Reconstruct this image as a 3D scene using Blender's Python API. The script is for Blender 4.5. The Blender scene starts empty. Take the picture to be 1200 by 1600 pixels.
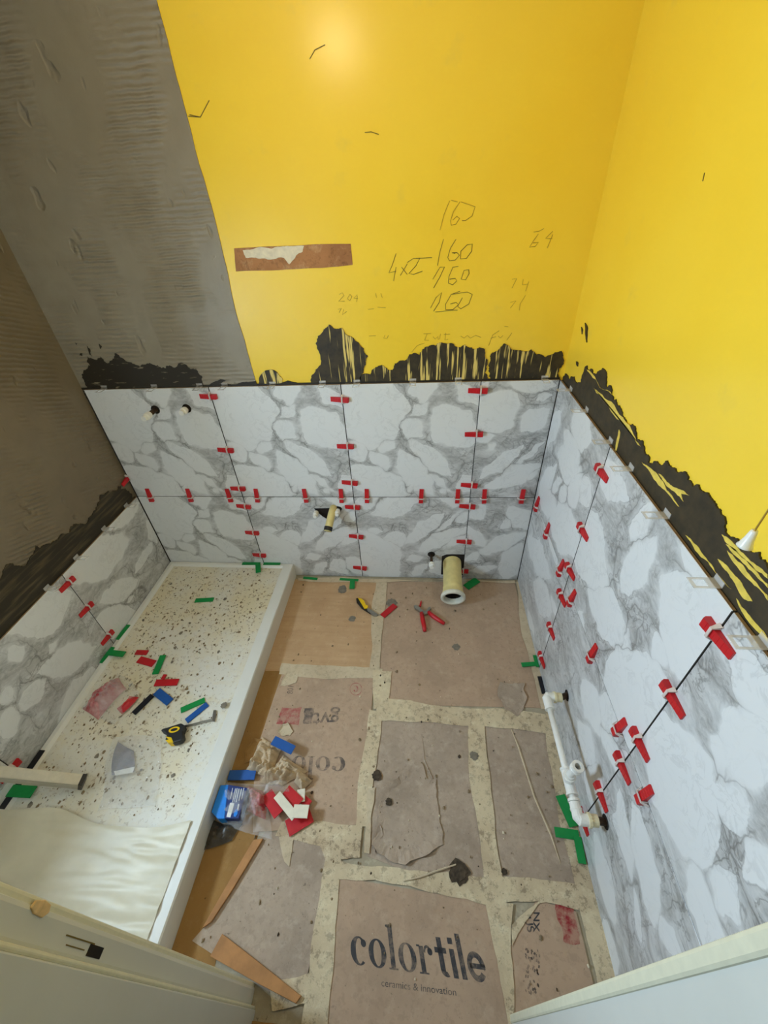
import bpy, bmesh, math, random
from mathutils import Vector, Matrix, noise
random.seed(7)
S = bpy.context.scene
C = S.collection
# ------------------------------------------------------------------ camera
CAM = Vector((-0.5689, -1.7261, 1.8256)); YAW, PITCH, ROLL, FPX = -0.1135, 0.6516, -0.0622, 639.8
cyw, syw, cp, sp = math.cos(YAW), math.sin(YAW), math.cos(PITCH), math.sin(PITCH)
FWD = Vector((syw*cp, cyw*cp, -sp)); R0 = Vector((cyw, -syw, 0)); U0 = R0.cross(FWD)
RT = R0*math.cos(ROLL) + U0*math.sin(ROLL); UP = U0*math.cos(ROLL) - R0*math.sin(ROLL)
cam = bpy.data.cameras.new('camera'); cam.sensor_fit = 'HORIZONTAL'; cam.sensor_width = 36
cam.lens = FPX/1200*36; cam.clip_start = 0.02
co = bpy.data.objects.new('camera', cam); C.objects.link(co)
M = Matrix((RT, UP, -FWD)).transposed().to_4x4(); M.translation = CAM; co.matrix_world = M
S.camera = co
# ------------------------------------------------------------------ light
S.view_settings.view_transform = 'Standard'; S.view_settings.look = 'None'
S.view_settings.gamma = 1; S.view_settings.use_curve_mapping = False
S.view_settings.exposure = 0.22
w = bpy.data.worlds.new('daylight'); S.world = w; w.use_nodes = True
w.node_tree.nodes['Background'].inputs[0].default_value = (0.75, 0.87, 1.0, 1)
w.node_tree.nodes['Background'].inputs[1].default_value = 0.05
def area(name, loc, rot, sx, sy, power, col):
    l = bpy.data.lights.new(name, 'AREA'); l.shape = 'RECTANGLE'; l.size = sx; l.size_y = sy
    l.energy = power; l.color = col
    o = bpy.data.objects.new(name, l); C.objects.link(o); o.location = loc; o.rotation_euler = rot
    return o
# daylight entering by the window in the left wall (beside the camera's view)
area('window_daylight', (-2.30, -1.3, 1.25), (0, math.radians(-90), 0), 0.42, 0.32, 37, (0.60, 0.80, 1.0))
LAMP = (-0.93, -0.75, 2.42); LAMP_POWER = 23
# ------------------------------------------------------------------ helpers
def ray(u, v): return FWD + RT*((u-600)/FPX) - UP*((v-800)/FPX)
def hit(u, v, ax, val):
    d = ray(u, v); return CAM + d*((val-CAM[ax])/d[ax])
def F(u, v, z=0.0): return hit(u, v, 2, z)
def BK(u, v, y=0.0): return hit(u, v, 1, y)
def RW(u, v, x=0.0): return hit(u, v, 0, x)
def LW(u, v, x=-2.12): return hit(u, v, 0, x)
MATS = {}
class NT:
    def __init__(s, name):
        s.m = bpy.data.materials.new(name); s.m.use_nodes = True; s.t = s.m.node_tree
        s.b = s.t.nodes['Principled BSDF']; MATS[name] = s.m
    def n(s, typ, **kw):
        x = s.t.nodes.new(typ)
        for k, v in kw.items():
            if k.startswith('i_'):
                k = k[2:]; k = int(k) if k.isdigit() else k.replace('_', ' ')
                s.set(x.inputs[k], v)
            else: setattr(x, k, v)
        return x
    def set(s, inp, v):
        if isinstance(v, bpy.types.NodeSocket): s.t.links.new(v, inp)
        else: inp.default_value = v
    def coord(s, kind='Object'): return s.n('ShaderNodeTexCoord').outputs[kind]
    def mapping(s, vec, loc=(0,0,0), rot=(0,0,0), scale=(1,1,1), typ='POINT'):
        x = s.n('ShaderNodeMapping', vector_type=typ); s.set(x.inputs[0], vec)
        x.inputs['Location'].default_value = loc; x.inputs['Rotation'].default_value = rot; x.inputs['Scale'].default_value = scale
        return x.outputs[0]
    def noise(s, vec, scale, detail=4, rough=0.55, dist=0.0, out='Fac'):
        x = s.n('ShaderNodeTexNoise'); s.set(x.inputs['Vector'], vec); x.inputs['Scale'].default_value = scale
        x.inputs['Detail'].default_value = detail; x.inputs['Roughness'].default_value = rough; x.inputs['Distortion'].default_value = dist
        return x.outputs[out]
    def ramp(s, fac, stops, interp='LINEAR'):
        x = s.n('ShaderNodeValToRGB'); s.set(x.inputs[0], fac); e = x.color_ramp.elements; x.color_ramp.interpolation = interp
        while len(e) < len(stops): e.new(0.5)
        for el, (p, c) in zip(e, stops):
            el.position = p; el.color = (c, c, c, 1) if isinstance(c, (int, float)) else (*c[:3], 1)
        return x.outputs[0]
    def mix(s, fac, a, b, blend='MIX'):
        x = s.n('ShaderNodeMix', data_type='RGBA', blend_type=blend)
        s.set(x.inputs[0], fac); s.set(x.inputs[6], a if not isinstance(a, tuple) else (*a[:3], 1)); s.set(x.inputs[7], b if not isinstance(b, tuple) else (*b[:3], 1))
        return x.outputs[2]
    def math(s, op, a, b=0.0, c=None):
        x = s.n('ShaderNodeMath', operation=op); s.set(x.inputs[0], a); s.set(x.inputs[1], b)
        if c is not None: s.set(x.inputs[2], c)
        return x.outputs[0]
    def bump(s, h, strength=0.3, dist=0.002):
        x = s.n('ShaderNodeBump'); s.set(x.inputs['Height'], h); x.inputs['Strength'].default_value = strength; x.inputs['Distance'].default_value = dist
        s.t.links.new(x.outputs[0], s.b.inputs['Normal'])
    def fin(s, col=None, rough=0.6, metal=0.0, **kw):
        if col is not None: s.set(s.b.inputs['Base Color'], (*col[:3], 1) if isinstance(col, tuple) else col)
        s.set(s.b.inputs['Roughness'], rough); s.b.inputs['Metallic'].default_value = metal
        for k, v in kw.items(): s.set(s.b.inputs[k.replace('_', ' ')], v)
        return s.m
def srgb(r, g, b):
    f = lambda c: (c/255/12.92) if c/255 <= 0.04045 else ((c/255+0.055)/1.055)**2.4
    return (f(r), f(g), f(b))
def simple(name, col, rough=0.5, metal=0.0, var=0.15, scale=60, bump=0.0, **kw):
    t = NT(name); n = t.noise(t.coord(), scale, 4)
    dark = tuple(c*(1-var) for c in col); lite = tuple(min(1, c*(1+var)) for c in col)
    c = t.ramp(n, [(0.3, dark), (0.7, lite)])
    if bump: t.bump(n, bump, 0.001)
    return t.fin(c, rough, metal, **kw)
# mesh building --------------------------------------------------------------
def link(name, me, mat=None, parent=None, smooth=False):
    o = bpy.data.objects.new(name, me); C.objects.link(o)
    if mat is not None:
        me.materials.append(mat if not isinstance(mat, str) else MATS[mat])
    if smooth:
        for p in me.polygons: p.use_smooth = True
    if parent is not None: o.parent = parent
    return o
def tag(o, label=None, cat=None, group=None, kind=None):
    if label: o['label'] = label
    if cat: o['category'] = cat
    if group: o['group'] = group
    if kind: o['kind'] = kind
    return o
def empty(name, loc=(0,0,0)):
    o = bpy.data.objects.new(name, None); C.objects.link(o); o.location = loc; o.empty_display_size = 0.05; return o
class MB:
    def __init__(s): s.v = []; s.f = []
    def add(s, vs, fs):
        k = len(s.v); s.v += [Vector(a) for a in vs]; s.f += [tuple(i+k for i in f) for f in fs]; return s
    def box(s, a, b):
        (x0,y0,z0),(x1,y1,z1) = a, b
        return s.add([(x0,y0,z0),(x1,y0,z0),(x1,y1,z0),(x0,y1,z0),(x0,y0,z1),(x1,y0,z1),(x1,y1,z1),(x0,y1,z1)],
            [(0,3,2,1),(4,5,6,7),(0,1,5,4),(1,2,6,5),(2,3,7,6),(3,0,4,7)])
    def obox(s, m, a, b):
        k = len(s.v); s.box(a, b)
        for i in range(k, len(s.v)): s.v[i] = m @ s.v[i]
        return s
    def prism(s, poly, n):          # poly: list of points; n: extrusion vector (from base to top)
        P = [Vector(p) for p in poly]; n = Vector(n); k = len(P)
        nn = Vector((0,0,0))
        for i in range(k): nn += (P[i]-P[0]).cross(P[(i+1)%k]-P[0])
        if nn.dot(n) < 0: P.reverse()
        s.add(P + [p+n for p in P], [tuple(range(k, 2*k)), tuple(reversed(range(k)))] + [(i, (i+1)%k, k+(i+1)%k, k+i) for i in range(k)])
        return s
    def tube(s, path, r, seg=12, caps=True):
        P = [Vector(p) for p in path]; rs = r if isinstance(r, (list, tuple)) else [r]*len(P)
        prev = None; base = len(s.v)
        for i, p in enumerate(P):
            t = (P[min(i+1, len(P)-1)]-P[max(i-1, 0)]).normalized()
            if prev is None:
                a = t.orthogonal().normalized()
            else:
                a = (prev - t*prev.dot(t))
                a = a.normalized() if a.length > 1e-6 else t.orthogonal().normalized()
            prev = a; b = t.cross(a)
            for j in range(seg):
                an = 2*math.pi*j/seg; s.v.append(p + (a*math.cos(an)+b*math.sin(an))*rs[i])
        for i in range(len(P)-1):
            for j in range(seg):
                j2 = (j+1) % seg; s.f.append((base+i*seg+j, base+i*seg+j2, base+(i+1)*seg+j2, base+(i+1)*seg+j))
        if caps:
            s.f.append(tuple(base+j for j in reversed(range(seg)))); s.f.append(tuple(base+(len(P)-1)*seg+j for j in range(seg)))
        return s
    def lathe(s, prof, origin, axis, seg=24):   # prof: (radius, distance along axis)
        o = Vector(origin); ax = Vector(axis).normalized(); a = ax.orthogonal().normalized(); b = ax.cross(a); base = len(s.v)
        for r, h in prof:
            for j in range(seg):
                an = 2*math.pi*j/seg; s.v.append(o + ax*h + (a*math.cos(an)+b*math.sin(an))*r)
        for i in range(len(prof)-1):
            for j in range(seg):
                j2 = (j+1) % seg; s.f.append((base+i*seg+j, base+i*seg+j2, base+(i+1)*seg+j2, base+(i+1)*seg+j))
        return s
    def grid(s, fn, nu, nv):
        base = len(s.v)
        for i in range(nu+1):
            for j in range(nv+1): s.v.append(Vector(fn(i/nu, j/nv)))
        for i in range(nu):
            for j in range(nv):
                a = base+i*(nv+1)+j; s.f.append((a, a+nv+1, a+nv+2, a+1))
        return s
    def mesh(s, name):
        me = bpy.data.meshes.new(name); me.from_pydata([tuple(v) for v in s.v], [], s.f); me.update(); return me
    def build(s, name, mat, parent=None, smooth=False, bevel=0.0, solid=0.0, sub=0):
        o = link(name, s.mesh(name), mat, parent, smooth)
        if solid:
            md = o.modifiers.new('s', 'SOLIDIFY'); md.thickness = solid; md.offset = 1
        if bevel:
            md = o.modifiers.new('b', 'BEVEL'); md.width = bevel; md.segments = 2; md.limit_method = 'ANGLE'
        if sub:
            md = o.modifiers.new('u', 'SUBSURF'); md.levels = sub; md.render_levels = sub
        return o
def ragged(pts, amp, levels=3, seed=0, closed=True, keep=()):
    rnd = random.Random(seed); P = [Vector(p) for p in pts]
    K = [i in keep for i in range(len(P))]      # keep[i]: edge i -> i+1 stays straight
    for L in range(levels):
        Q = []; KK = []
        for i in range(len(P)):
            a, b = P[i], P[(i+1) % len(P)]
            Q.append(a); KK.append(K[i])
            if not K[i]:
                d = b-a; n = Vector((-d.y, d.x))
                Q.append((a+b)/2 + n*rnd.uniform(-amp, amp)); KK.append(False)
        P, K = Q, KK
    return P
def zmap(pts, x0, y0, s): return [(x0+x/s, y0+y/s) for x, y in pts]
# ------------------------------------------------------------------ materials
def m_yellow():
    t = NT('yellow_paint'); c = t.coord()
    n1 = t.noise(c, 2.2, 3); n2 = t.noise(c, 9, 4, 0.6)
    col = t.ramp(n1, [(0.3, srgb(250,208,54)), (0.7, srgb(254,216,64))])
    scuff = t.ramp(n2, [(0.62, 0.0), (0.8, 0.25)])
    col = t.mix(scuff, col, srgb(214,192,96))
    t.bump(t.noise(c, 130, 3), 0.06, 0.002)
    return t.fin(col, 0.27)
m_yellow()
def m_skim(name, c1, c2, rot):
    t = NT(name); c = t.coord()
    n1 = t.noise(c, 1.6, 4); n2 = t.noise(c, 14, 5)
    col = t.mix(t.ramp(n1, [(0.3, 0.0), (0.7, 1.0)]), c1, c2)
    col = t.mix(t.math('MULTIPLY', t.ramp(n2, [(0.4, 0.0), (0.8, 1.0)]), 0.35), col, tuple(x*0.7 for x in c1))
    wv = t.n('ShaderNodeTexWave', wave_type='BANDS', bands_direction='Z'); t.set(wv.inputs['Vector'], t.mapping(c, rot=rot))
    wv.inputs['Scale'].default_value = 17; wv.inputs['Distortion'].default_value = 2.0; wv.inputs['Detail'].default_value = 2; wv.inputs['Detail Scale'].default_value = 1.2
    mask = t.ramp(t.noise(t.mapping(c, scale=(1,1,0.6)), 4.2, 3, 0.6), [(0.46, 0.0), (0.60, 1.0)])
    dents = t.ramp(t.noise(t.mapping(c, scale=(1.6,1.6,0.8)), 9, 2), [(0.66, 1.0), (0.72, 0.0)])
    h = t.math('ADD', t.math('MULTIPLY', wv.outputs['Fac'], t.math('MULTIPLY', mask, 0.75)), t.math('MULTIPLY', dents, 0.9))
    h = t.math('ADD', h, t.math('MULTIPLY', n2, 0.4))
    t.bump(h, 1.0, 0.006)
    return t.fin(col, 0.5)
m_skim('grey_skim', srgb(140,128,106), srgb(152,142,122), (0.05, 0.0, 0))
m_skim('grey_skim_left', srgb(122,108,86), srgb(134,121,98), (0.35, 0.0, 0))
def m_black(name, streak, axis_scale, rot=(0,0,0)):
    # dark primer brushed over the wall; bristle gaps where the paint below still shows
    t = NT(name); c = t.coord()
    n = t.noise(t.mapping(c, rot=rot, scale=axis_scale), 1.0, 3, 0.6)
    g = t.noise(c, 7, 2)
    n = t.math('ADD', n, t.math('MULTIPLY', t.math('SUBTRACT', g, 0.5), 0.35))
    fac = t.ramp(n, [(streak, 0.0), (streak+0.04, 1.0)])
    b = t.ramp(t.noise(c, 40, 4), [(0.3, srgb(40,33,17)), (0.7, srgb(66,54,30))])
    col = t.mix(fac, b, srgb(226,200,110))
    t.bump(n, 0.3, 0.002)
    return t.fin(col, 0.6)
m_black('primer_back', 0.575, (75, 75, 3.5), (0, math.radians(9), 0))
m_black('primer_right', 0.80, (60, 4, 60), (0.15, 0, 0))
t = NT('primer_left'); c = t.coord()
n = t.noise(t.mapping(c, rot=(0.4,0,0), scale=(60, 6, 60)), 1.0, 3)
t.bump(n, 0.5, 0.002); t.fin(t.mix(t.ramp(n, [(0.5, 0.0), (0.75, 1.0)]), srgb(44,36,18), srgb(96,82,54)), 0.6)
t = NT('primer_grey'); c = t.coord()
n = t.noise(t.mapping(c, scale=(14, 14, 70)), 1.0, 3, 0.6)
t.fin(t.mix(t.ramp(n, [(0.62, 0.0), (0.7, 1.0)]), srgb(38,30,14), srgb(140,126,100)), 0.6)

# marble: white pebbles (given one by one, in metres on the tile) in a grey veined ground
def m_marble(name, pebbles, ground=0.5, seed=0.0):
    t = NT(name); c = t.coord()
    sep = t.n('ShaderNodeSeparateXYZ'); t.set(sep.inputs[0], c)
    cmb = t.n('ShaderNodeCombineXYZ'); t.set(cmb.inputs[0], sep.outputs[0]); t.set(cmb.inputs[1], sep.outputs[2]); cmb.inputs[2].default_value = seed
    p0 = cmb.outputs[0]
    def warp(p, scale, amt, det):
        nz = t.n('ShaderNodeTexNoise'); t.set(nz.inputs['Vector'], p); nz.inputs['Scale'].default_value = scale; nz.inputs['Detail'].default_value = det
        sub = t.n('ShaderNodeVectorMath', operation='SUBTRACT'); t.set(sub.inputs[0], nz.outputs['Color']); sub.inputs[1].default_value = (0.5,0.5,0.5)
        mul = t.n('ShaderNodeVectorMath', operation='MULTIPLY'); t.set(mul.inputs[0], sub.outputs[0]); mul.inputs[1].default_value = (amt, amt, 0)
        ad = t.n('ShaderNodeVectorMath', operation='ADD'); t.set(ad.inputs[0], p); t.set(ad.inputs[1], mul.outputs[0])
        return ad.outputs[0]
    p = warp(warp(warp(p0, 5.0, 0.06, 2), 11.0, 0.055, 2), 30.0, 0.022, 3)
    flat = t.n('ShaderNodeVectorMath', operation='MULTIPLY'); t.set(flat.inputs[0], p); flat.inputs[1].default_value = (1,1,0)
    m1 = m2 = None
    for (x, y, a, b, ang) in pebbles:
        mp = t.mapping(flat.outputs[0], loc=(x, y, 0), rot=(0, 0, ang), scale=(a, b, 1), typ='TEXTURE')
        ln = t.n('ShaderNodeVectorMath', operation='LENGTH'); t.set(ln.inputs[0], mp)
        ab = t.n('ShaderNodeVectorMath', operation='ABSOLUTE'); t.set(ab.inputs[0], mp)
        dt = t.n('ShaderNodeVectorMath', operation='DOT_PRODUCT'); t.set(dt.inputs[0], ab.outputs[0]); dt.inputs[1].default_value = (0.84, 0.84, 0)
        d = t.math('MULTIPLY_ADD', t.math('ADD', ln.outputs['Value'], dt.outputs['Value']), 0.5*min(a, b), -min(a, b))
        if m1 is None: m1 = d
        else:
            hi = t.math('MAXIMUM', m1, d); m2 = hi if m2 is None else t.math('MINIMUM', m2, hi); m1 = t.math('MINIMUM', m1, d)
    gap = t.math('SUBTRACT', m2, m1)                   # small on the line between two neighbouring pebbles
    gn = t.noise(t.mapping(p, rot=(0,0,0.7), scale=(1,2.6,1)), 5.0, 5, 0.62); fine = t.noise(t.mapping(p, rot=(0,0,0.7), scale=(1,2.2,1)), 34, 5, 0.75)
    rid = t.math('ABSOLUTE', t.math('SUBTRACT', t.noise(p, 16, 4, 0.6, 0.6), 0.5))
    thread = t.ramp(rid, [(0.0, 1.0), (0.035, 0.0)])   # wandering hair veins
    mask = t.ramp(t.noise(p0, 6, 3), [(0.42, 0.0), (0.58, 1.0)])
    white = srgb(226,226,224)
    grey = t.ramp(fine, [(0.3, srgb(136,135,132)), (0.72, srgb(206,205,202))])
    q = t.math('MULTIPLY_ADD', m1, 20.0, 0.5)          # 1 = 25 mm outside the nearest pebble
    e = t.math('MULTIPLY', t.ramp(q, [(0.46, 0.0), (0.62, 0.75), (0.9, 1.0)]), t.ramp(gn, [(0.34, 0.35), (0.55, 1.0)]))
    col = t.mix(t.math('MULTIPLY', e, min(1.0, ground*1.7)), white, grey)
    near = t.math('MULTIPLY', t.ramp(t.math('MULTIPLY', gap, 20.0), [(0.0, 1.0), (0.16, 0.8), (0.5, 0.0)]), t.ramp(q, [(0.15, 0.0), (0.42, 1.0)]))
    col = t.mix(t.math('MULTIPLY', near, t.math('MULTIPLY_ADD', mask, 0.42, 0.03)), col, srgb(160,158,154))
    line = t.math('MULTIPLY', t.ramp(t.math('MULTIPLY', gap, 20.0), [(0.0, 1.0), (0.085, 0.0)]), t.ramp(q, [(0.10, 0.0), (0.40, 1.0)]))
    col = t.mix(t.math('MULTIPLY', line, t.math('MULTIPLY_ADD', mask, 0.62, 0.10)), col, srgb(104,101,97))
    rim = t.ramp(q, [(0.455, 0.0), (0.50, 1.0), (0.53, 0.45), (0.62, 0.0)])
    col = t.mix(t.math('MULTIPLY', rim, t.math('MULTIPLY_ADD', mask, 0.5, 0.05)), col, srgb(120,117,113))
    th = t.math('MULTIPLY', thread, t.math('MULTIPLY_ADD', t.ramp(q, [(0.40, 0.12), (0.55, 0.7)]), mask, 0.03))
    col = t.mix(th, col, srgb(118,115,111))
    return t.fin(col, 0.32)
m_edge = simple('tile_body', srgb(150,124,92), 0.8)
simple('adhesive', srgb(64,60,54), 0.9, scale=90)
simple('red_plastic', srgb(196,20,30), 0.38, var=0.06)
t = NT('clear_plastic'); t.fin((0.93,0.9,0.86), 0.15, Alpha=0.33, IOR=1.45)
t = NT('film_plastic'); nf = t.noise(t.coord(), 35, 3)
t.bump(nf, 0.8, 0.006); t.fin((0.9,0.9,0.9), 0.06, Alpha=0.26)
t = NT('film_pink'); nf = t.noise(t.coord(), 35, 3)
t.bump(nf, 0.6, 0.004); t.fin(t.ramp(t.noise(t.coord(), 18, 3), [(0.35, srgb(176,30,50)), (0.65, srgb(225,170,165))]), 0.15, Alpha=0.8)
simple('red_shim', srgb(190,14,28), 0.45, var=0.05); simple('green_shim', srgb(0,142,66), 0.45, var=0.05)
simple('blue_shim', srgb(22,84,158), 0.45, var=0.05); simple('black_shim', srgb(14,17,30), 0.45, var=0.05)
simple('white_shim', srgb(226,218,196), 0.5, var=0.05)
simple('black_plastic', srgb(24,23,24), 0.45, var=0.1); simple('yellow_plastic', srgb(240,196,10), 0.4, var=0.05)
simple('steel', srgb(160,158,152), 0.35, 0.9, var=0.1); simple('dark_metal', srgb(70,52,36), 0.5, 0.5, var=0.3)
simple('aluminium', srgb(196,190,172), 0.42, 0.35, var=0.06)
simple('white_plastic', srgb(240,238,230), 0.3, var=0.03); simple('cream_plastic', srgb(228,216,176), 0.4, var=0.08, scale=30)
simple('old_pipe', srgb(226,208,140), 0.5, var=0.12, scale=18, bump=0.2); simple('pipe_rim', srgb(226,222,204), 0.45, var=0.06)
simple('brass', srgb(176,140,62), 0.35, 0.85, var=0.15); simple('hole_dark', srgb(30,22,16), 0.95)
simple('pencil', srgb(112,92,30), 0.8); simple('pencil_faint', srgb(176,142,34), 0.8)
simple('wood_strip', srgb(176,124,72), 0.7, var=0.2, scale=20); simple('bare_wood', srgb(226,190,136), 0.8, var=0.2)
simple('white_gloss', srgb(214,212,200), 0.35, var=0.03, scale=8); simple('cream_edge', srgb(226,220,190), 0.4, var=0.05)
simple('ceiling_white', srgb(235,233,226), 0.8); simple('blue_card', srgb(30,130,222), 0.35, var=0.05); simple('navy_card', srgb(18,44,110), 0.4, var=0.05)
simple('paper_white', srgb(232,230,224), 0.6, var=0.03)
simple('rag_cloth', srgb(202,178,146), 0.95, var=0.2, scale=30)
simple('cement_crumb', srgb(140,120,92), 0.95, var=0.3, scale=120); simple('plaster_crumb', srgb(228,216,188), 0.95, var=0.1)
simple('cement_blob', srgb(128,120,106), 0.95, var=0.2, scale=40); simple('dark_crumb', srgb(72,60,46), 0.95, var=0.5, scale=90)
def m_ink(name, ink, card, worn=0.56):
    t = NT(name); n = t.noise(t.coord(), 45, 5, 0.7); k = t.noise(t.coord(), 9, 3)
    f = t.ramp(t.math('MULTIPLY_ADD', k, 0.4, t.math('MULTIPLY', n, 0.6)), [(worn-0.08, 0.0), (worn+0.06, 0.8)])
    return t.fin(t.mix(f, ink, card), 0.9)
m_ink('ink_black', srgb(66,64,66), srgb(150,130,112))
m_ink('ink_red', srgb(150,40,44), srgb(184,150,126), 0.50)
m_ink('ink_faint', srgb(98,86,78), srgb(172,146,124), 0.52); m_ink('ink_pink', srgb(168,84,80), srgb(180,148,126), 0.5)
def m_dirty(name, base, stain, light, fine=70, bump=0.25, amt=0.6, rough=0.9, grain=None, speck=0.0):
    t = NT(name); c = t.coord()
    a = t.noise(c, 5, 5, 0.6); b = t.noise(c, 22, 5, 0.7); d = t.noise(c, fine, 3, 0.7)
    col = t.mix(t.math('MULTIPLY', t.ramp(a, [(0.42, 0.0), (0.68, 1.0)]), amt), base, stain)
    col = t.mix(t.math('MULTIPLY', t.ramp(b, [(0.52, 0.0), (0.72, 1.0)]), amt), col, light)
    col = t.mix(t.ramp(d, [(0.66, 0.0), (0.74, 0.75)]), col, tuple(x*0.35 for x in stain))
    if grain:
        g = t.noise(t.mapping(c, scale=grain), 1.0, 3); col = t.mix(t.math('MULTIPLY', t.ramp(g, [(0.4, 0.0), (0.7, 1.0)]), 0.35), col, stain)
    if speck:
        e = t.noise(c, 48, 4, 0.75); col = t.mix(t.math('MULTIPLY', t.ramp(e, [(0.53, 0.0), (0.60, 1.0)]), t.ramp(a, [(0.36, 0.2), (0.6, speck)])), col, tuple(x*0.55 for x in stain))
    t.bump(t.math('ADD', b, d), bump, 0.003)
    return t.fin(col, rough)
m_dirty('screed', srgb(176,164,140), srgb(140,126,104), srgb(206,196,170))
m_dirty('cardboard', srgb(186,158,132), srgb(156,132,110), srgb(200,176,150), amt=0.5, bump=0.15, speck=0.12)
m_dirty('cardboard_tan', srgb(202,166,126), srgb(176,138,98), srgb(214,182,146), amt=0.5, bump=0.12, grain=(3, 40, 1))
m_dirty('cardboard_grey', srgb(180,160,140), srgb(150,132,114), srgb(196,178,158), amt=0.7, bump=0.5, speck=0.15)
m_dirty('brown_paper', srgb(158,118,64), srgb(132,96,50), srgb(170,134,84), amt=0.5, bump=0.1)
m_dirty('tape', srgb(216,198,164), srgb(178,154,124), srgb(232,220,188), amt=0.8, bump=0.6, fine=110, speck=0.75)
m_dirty('tape_pale', srgb(208,190,160), srgb(180,158,128), srgb(220,206,178), amt=0.5, bump=0.25, fine=110, speck=0.25)
def m_tray():
    t = NT('tray_acrylic'); c = t.coord('Object')
    a = t.noise(c, 3.2, 5, 0.6); b = t.noise(c, 30, 5, 0.7); d = t.noise(t.mapping(c, scale=(1,1,1)), 55, 4, 0.65, 0.4)
    col = t.mix(t.math('MULTIPLY', t.ramp(a, [(0.4, 0.0), (0.66, 1.0)]), 0.7), srgb(228,224,212), srgb(222,204,156))
    col = t.mix(t.math('MULTIPLY', t.ramp(b, [(0.5, 0.0), (0.75, 1.0)]), 0.5), col, srgb(224,208,166))
    spots = t.math('MULTIPLY', t.ramp(d, [(0.57, 0.0), (0.62, 0.8)]), t.ramp(a, [(0.35, 0.15), (0.6, 1.0)]))
    col = t.mix(spots, col, srgb(150,124,88))
    t.bump(b, 0.15, 0.002)
    return t.fin(col, 0.45)
m_tray()
# ================================================================== structure
XL, XR, YB, YF, ZC = -2.134, 0.014, 0.014, -1.655, 2.5      # plaster faces (tile faces stand 14 mm proud)
DX0, DX1, DZ = -1.045, -0.31, 2.08                          # doorway
def struct(name, mb, mat, parent=None, **k):
    o = mb.build(name, mat, parent, **k)
    if parent is None: o['kind'] = 'structure'
    return o
floor = struct('floor', MB().box((XL-0.15, -3.2, -0.12), (XR+0.15, YB+0.15, 0.0)), 'screed')
struct('ceiling', MB().box((XL-0.15, -1.85, ZC), (XR+0.15, YB+0.15, ZC+0.12)), 'ceiling_white')
wall_back = struct('wall_back', MB().box((XL-0.15, YB, 0), (XR+0.15, YB+0.15, ZC)), 'yellow_paint')
wall_right = struct('wall_right', MB().box((XR, -1.85, 0), (XR+0.15, YB, ZC)), 'yellow_paint')
WY0, WY1, WZ0, WZ1 = -1.48, -1.12, 1.0, 1.5
wall_left = struct('wall_left', MB().box((XL-0.15, -1.85, 0), (XL, WY0, ZC)).box((XL-0.15, WY1, 0), (XL, YB, ZC))
    .box((XL-0.15, WY0, 0), (XL, WY1, WZ0)).box((XL-0.15, WY0, WZ1), (XL, WY1, ZC)), 'grey_skim_left')
win = struct('window_1', MB().box((XL-0.09, WY0, WZ0), (XL-0.04, WY0+0.03, WZ1)).box((XL-0.09, WY1-0.03, WZ0), (XL-0.04, WY1, WZ1))
    .box((XL-0.09, WY0+0.03, WZ0), (XL-0.04, WY1-0.03, WZ0+0.03)).box((XL-0.09, WY0+0.03, WZ1-0.03), (XL-0.04, WY1-0.03, WZ1)), 'white_plastic')
wall_front = struct('wall_front', MB().box((XL, -1.85, 0), (DX0-0.06, YF, ZC)).box((DX1+0.06, -1.85, 0), (XR, YF, ZC))
    .box((DX0-0.06, -1.85, DZ+0.06), (DX1+0.06, YF, ZC)), 'ceiling_white')
# door jambs: painted, with a rebate; the left one carries the latch recess and a chipped edge
jl = struct('trim_1', MB().box((DX0-0.06, -1.69, 0), (DX0, YF+0.002, DZ)), 'white_gloss', bevel=0.006)
MB().box((DX0-0.06, -1.86, 0), (DX0+0.014, -1.695, DZ)).build('rebate', 'white_gloss', jl, bevel=0.002)
MB().box((DX0-0.05, -1.6955, 0), (DX0+0.012, -1.688, DZ)).build('rebate_edge', 'cream_edge', jl, bevel=0.003)
MB().box((DX0-0.075, YF-0.004, 0), (DX0-0.004, YF+0.010, DZ)).build('edge_strip', 'cream_edge', jl, bevel=0.004)
P = hit(148, 1487, 0, DX0); yl, zl = max(-1.684, min(-1.668, P.y)), P.z
MB().box((DX0-0.002, yl-0.006, zl-0.02), (DX0+0.0012, yl+0.006, zl+0.02)).build('latch_recess', 'hole_dark', jl)
MB().box((DX0-0.002, yl+0.006, zl+0.01), (DX0+0.0009, yl+0.0075, zl+0.09)).box((DX0-0.002, yl-0.002, zl+0.03), (DX0+0.0009, yl-0.0008, zl+0.08)).build('latch_scratch', 'pencil', jl)
P = hit(64, 1415, 0, DX0); zc = P.z
chip = [(-.008,-.012),(-.002,-.02),(.005,-.016),(.007,.0),(.004,.016),(-.003,.018),(-.007,.008)]
MB().prism([(DX0-0.001, YF+0.001+a, zc+b) for a, b in chip], (0.0035, 0, 0)).build('chipped_wood', 'bare_wood', jl, bevel=0.001)
jr = struct('trim_2', MB().box((DX1, -1.86, 0), (DX1+0.06, YF+0.002, DZ)), 'white_gloss', bevel=0.006)
MB().box((DX1-0.003, YF-0.011, 0), (DX1+0.07, YF+0.006, DZ)).build('edge_strip', 'cream_edge', jr, bevel=0.004)
struct('trim_3', MB().box((DX0-0.06, -1.86, DZ), (DX1+0.06, YF+0.002, DZ+0.06)), 'white_gloss', bevel=0.006)
thr = tag(MB().box((DX0+0.002, -1.9, 0.0005), (DX1-0.004, -1.715, 0.014)).build('door_threshold', 'brown_paper', bevel=0.003), 'worn brown wooden threshold at the foot of the left door jamb', 'threshold')
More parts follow.
